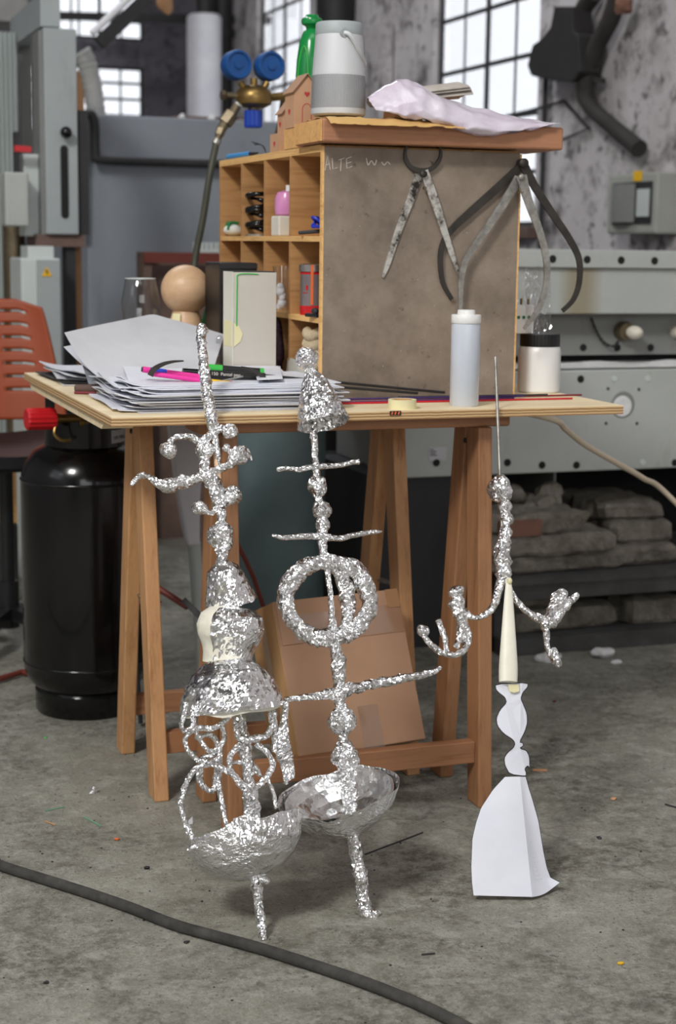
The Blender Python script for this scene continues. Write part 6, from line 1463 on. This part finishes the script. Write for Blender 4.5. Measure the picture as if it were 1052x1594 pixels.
# --- small candelabra figure on a wax spike and paper template (right)
pl = Lean(2.235, 2.611)
t = thing('foil_sculpture', 'right foil figure with two drooping arms above a wax spike and a paper template', 'sculpture', pl(790, 1395), 'leaning foil sculptures')
MB().tube([pl(771, 556), pl(778, 742), pl(783, 860)], .0027, 10).build('steel_rod', M['steel'], t, True)
B('head', pl, 778, 762, 18, t, ry=23)
for x, y, r in ((786, 789, 10.5), (788, 807, 11), (786, 830, 11)): B('bead', pl, x, y, r, t, ry=r)
T('body', pl, [(784, 782, 6), (787, 800, 7), (786, 820, 7), (785, 838, 10), (781, 856, 13), (782, 878, 13), (784, 896, 12), (785, 908, 9)], t, 'foil', seg=13)
a = T('left_arm', pl, [(779, 903, 7), (774, 925, 7), (768, 943, 6), (757, 956, 5), (744, 962, 4.5), (732, 960, 4.5), (725, 954, 5)], t)
T('hand', pl, [(712, 930, 8), (714, 948, 11), (718, 965, 10), (720, 985, 9), (724, 1000, 6)], a)
for x, y, r, q in ((710, 922, 13, 11), (706, 940, 10, 8)): foil_ball(MB(), pl, x, y, r, q).build('knuckle', M['foil_fine'], a)
T('finger', pl, [(725, 975, 6), (729, 992, 5.5), (726, 1008, 5.5), (714, 1017, 5), (696, 1019, 5), (678, 1010, 5), (665, 998, 4.5), (656, 985, 4)], a)
foil_ball(MB(), pl, 658, 981, 9.5).build('finger_tip', M['foil_fine'], a)
T('finger', pl, [(694, 1017, 4), (690, 995, 4.5), (685, 978, 4.5), (680, 966, 5)], a, d=.004)
T('finger', pl, [(716, 978, 6), (713, 995, 5.5), (708, 1008, 5)], a, d=.004)
a = T('right_arm', pl, [(789, 908, 5), (797, 925, 4.5), (809, 941, 5.5), (823, 954, 5.5), (836, 962, 7), (848, 966, 8)], t)
T('hand', pl, [(848, 978, 7), (853, 968, 11), (858, 956, 8), (864, 944, 12), (871, 930, 13), (876, 920, 8)], a, 'foil', seg=12)
T('finger', pl, [(857, 975, 7), (868, 960, 6), (880, 943, 6), (890, 932, 6), (897, 926, 4)], a, d=.005)
T('finger', pl, [(850, 978, 6), (851, 996, 5), (853, 1012, 4), (857, 1022, 5)], a)
T('finger_tip', pl, [(860, 1010, 4), (862, 1022, 8), (865, 1032, 8), (870, 1038, 4)], a, 'foil', d=.004)
# wax spike
c = pl(787, 903, .012); e = pl(787.5, 1064, .012); ax = (e-c); L = ax.length; ax.normalize(); m = mpp(c)
mb = MB(); a_, b_ = RX, ax.cross(RX); rg = []
for k in range(20):
    u = k/19; hw = (3.5+11.8*min(1, u*1.08)**.8 - (1.2*max(0, u-.85)/.15))*m; p = c.lerp(e, u)-RX*(.0022*u)
    rg.append([p+RX*(hw*(math.cos(q)+.22*math.cos(2*q)*.3))-pl.n*0+b_*(hw*.62*math.sin(q)) for q in [2*PI*i/20 for i in range(20)]])
mb.rings(rg).build('wax_spike', M['wax'], t, True, angle=50)
foil_ball(MB(), pl, 787, 908, 4, 5, d=.016, sub=3).build('tape_tip', M['masking'], t)
# paper template: turned profile above a folded skirt
def q6(x, y): return (x/4.195+700, y/4.195+1040)
up_ = [(295, 105), (500, 100), (500, 130), (465, 165), (450, 205), (470, 245), (495, 300), (498, 360), (480, 420), (440, 490), (465, 492), (468, 515), (440, 530), (490, 540), (512, 580), (515, 660), (500, 640), (478, 662), (490, 690), (485, 712), (380, 700), (350, 640), (345, 590), (365, 555), (400, 525), (410, 500), (400, 475), (340, 430), (305, 380), (298, 330), (320, 275), (360, 230), (350, 195), (315, 165), (295, 140)]
def outline(pts, closed=True, k=4):
    n = len(pts); out = []
    for i in range(n):
        p0, p1, p2, p3 = pts[i-1], pts[i], pts[(i+1) % n], pts[(i+2) % n]
        sharp = False
        for j in range(k):
            u = j/k; out.append(tuple(.5*((2*p1[c_])+(p2[c_]-p0[c_])*u*.6+(2*p0[c_]-5*p1[c_]+4*p2[c_]-p3[c_])*u*u*.6+(3*p1[c_]-p0[c_]-3*p2[c_]+p3[c_])*u**3*.6+(p2[c_]-p1[c_])*.4*2*(u if False else u)) for c_ in (0, 1)))
    return out
# a plain polyline through the traced outline, softened once
def soften(pts):
    out = []
    for i in range(len(pts)):
        a, b = pts[i], pts[(i+1) % len(pts)]
        out.append((a[0]*.8+b[0]*.2, a[1]*.8+b[1]*.2)); out.append((a[0]*.2+b[0]*.8, a[1]*.2+b[1]*.8))
    return out
us = soften(up_)
crease = lambda y: 440+30*max(0, (y-715)/790)
def paper_pt(x, y, back=0.0):
    px_, py_ = q6(x, y); f = abs(x-(crease(y) if y > 713 else 425)); low = max(0, (y-713)/800)
    fold = .010+.016*low-(.00006+.00008*low)*f
    return pl(px_, py_, fold+back)
MB().prism([paper_pt(x, y) for x, y in us], pl.n*.0009).build('paper_profile', M['paper'], t)
n = len(us)
mb = MB(); mb.tube([paper_pt(*us[i % n]) + V((0, 0, 0)) for i in range(n+1)], .0010, 5, cap=False); mb.build('pencil_outline', M['ink'], t)
left = [(350, 715), (270, 800), (190, 920), (155, 1020), (130, 1120), (120, 1300), (122, 1400), (130, 1490)]
rightp = [(485, 715), (503, 790), (520, 850), (560, 1000), (590, 1200), (610, 1310), (632, 1375), (680, 1408)]
bl = [(130, 1490), (250, 1505), (372, 1508), (470, 1508)]
def interp(pts, u):
    f = u*(len(pts)-1); i = min(int(f), len(pts)-2); w = f-i; return (pts[i][0]*(1-w)+pts[i+1][0]*w, pts[i][1]*(1-w)+pts[i+1][1]*w)
def skirt(side):
    def f(u, v):
        # u from crease to the outer edge, v from top to bottom
        e = interp(left if side < 0 else rightp, v); yb_c = 715+793*v; xc = crease(yb_c); ce = (xc, yb_c)
        x = ce[0]*(1-u)+e[0]*u; y = ce[1]*(1-u)+e[1]*u
        if side > 0: y += 22*math.sin(PI*u)*v**6
        low = v; d = .010+.030*low-(.020*u*low+.004*u)
        d += .004*math.sin(PI*u)*math.sin(PI*v)*(1 if side < 0 else -.6)
        if side > 0: d += .018*max(0, u-.75)*4*max(0, v-.85)*6*.4
        return pl(*q6(x, y), d)
    return f
L_ = skirt(-1); R_ = skirt(1)
def both(u, v): return L_(1-2*u, v) if u < .5 else R_(2*u-1, v)
pk = MB().grid(both, 36, 40, .0008).build('paper_skirt', M['paper'], t, True, angle=20)
MB().tube([R_(1, v/30) for v in range(31)], .0011, 5).build('pencil_outline', M['ink'], t)
MB().tube([L_(1, v/30) for v in range(31)], .0006, 5).build('pencil_outline', M['ink'], t)
mb = MB()
def off(u, v): return R_(u, v)-pl.n*.0006
for (u0, v0, u1, v1) in ((.22, .86, .62, .845), (.22, .86, .16, .55), (.62, .845, .38, .53), (.16, .55, .38, .53)):
    mb.tube([off(u0+(u1-u0)*k/12, v0+(v1-v0)*k/12) for k in range(13)], .0005, 4)
for k in range(7):
    v = .57+.04*k; mb.tube([off(.24, v), off(.32, v+.012), off(.40+.015*k, v-.004)], .0004, 4)
mb.build('show_through_print', M['stamp'], pk)
mb = MB(); qq = [(362, 118), (430, 116), (434, 160), (400, 170), (372, 162)]
mb.prism([pl(*q6(x, y), .0125) for x, y in qq], pl.n*.0006); mb.build('tape_patch', M['masking'], t)
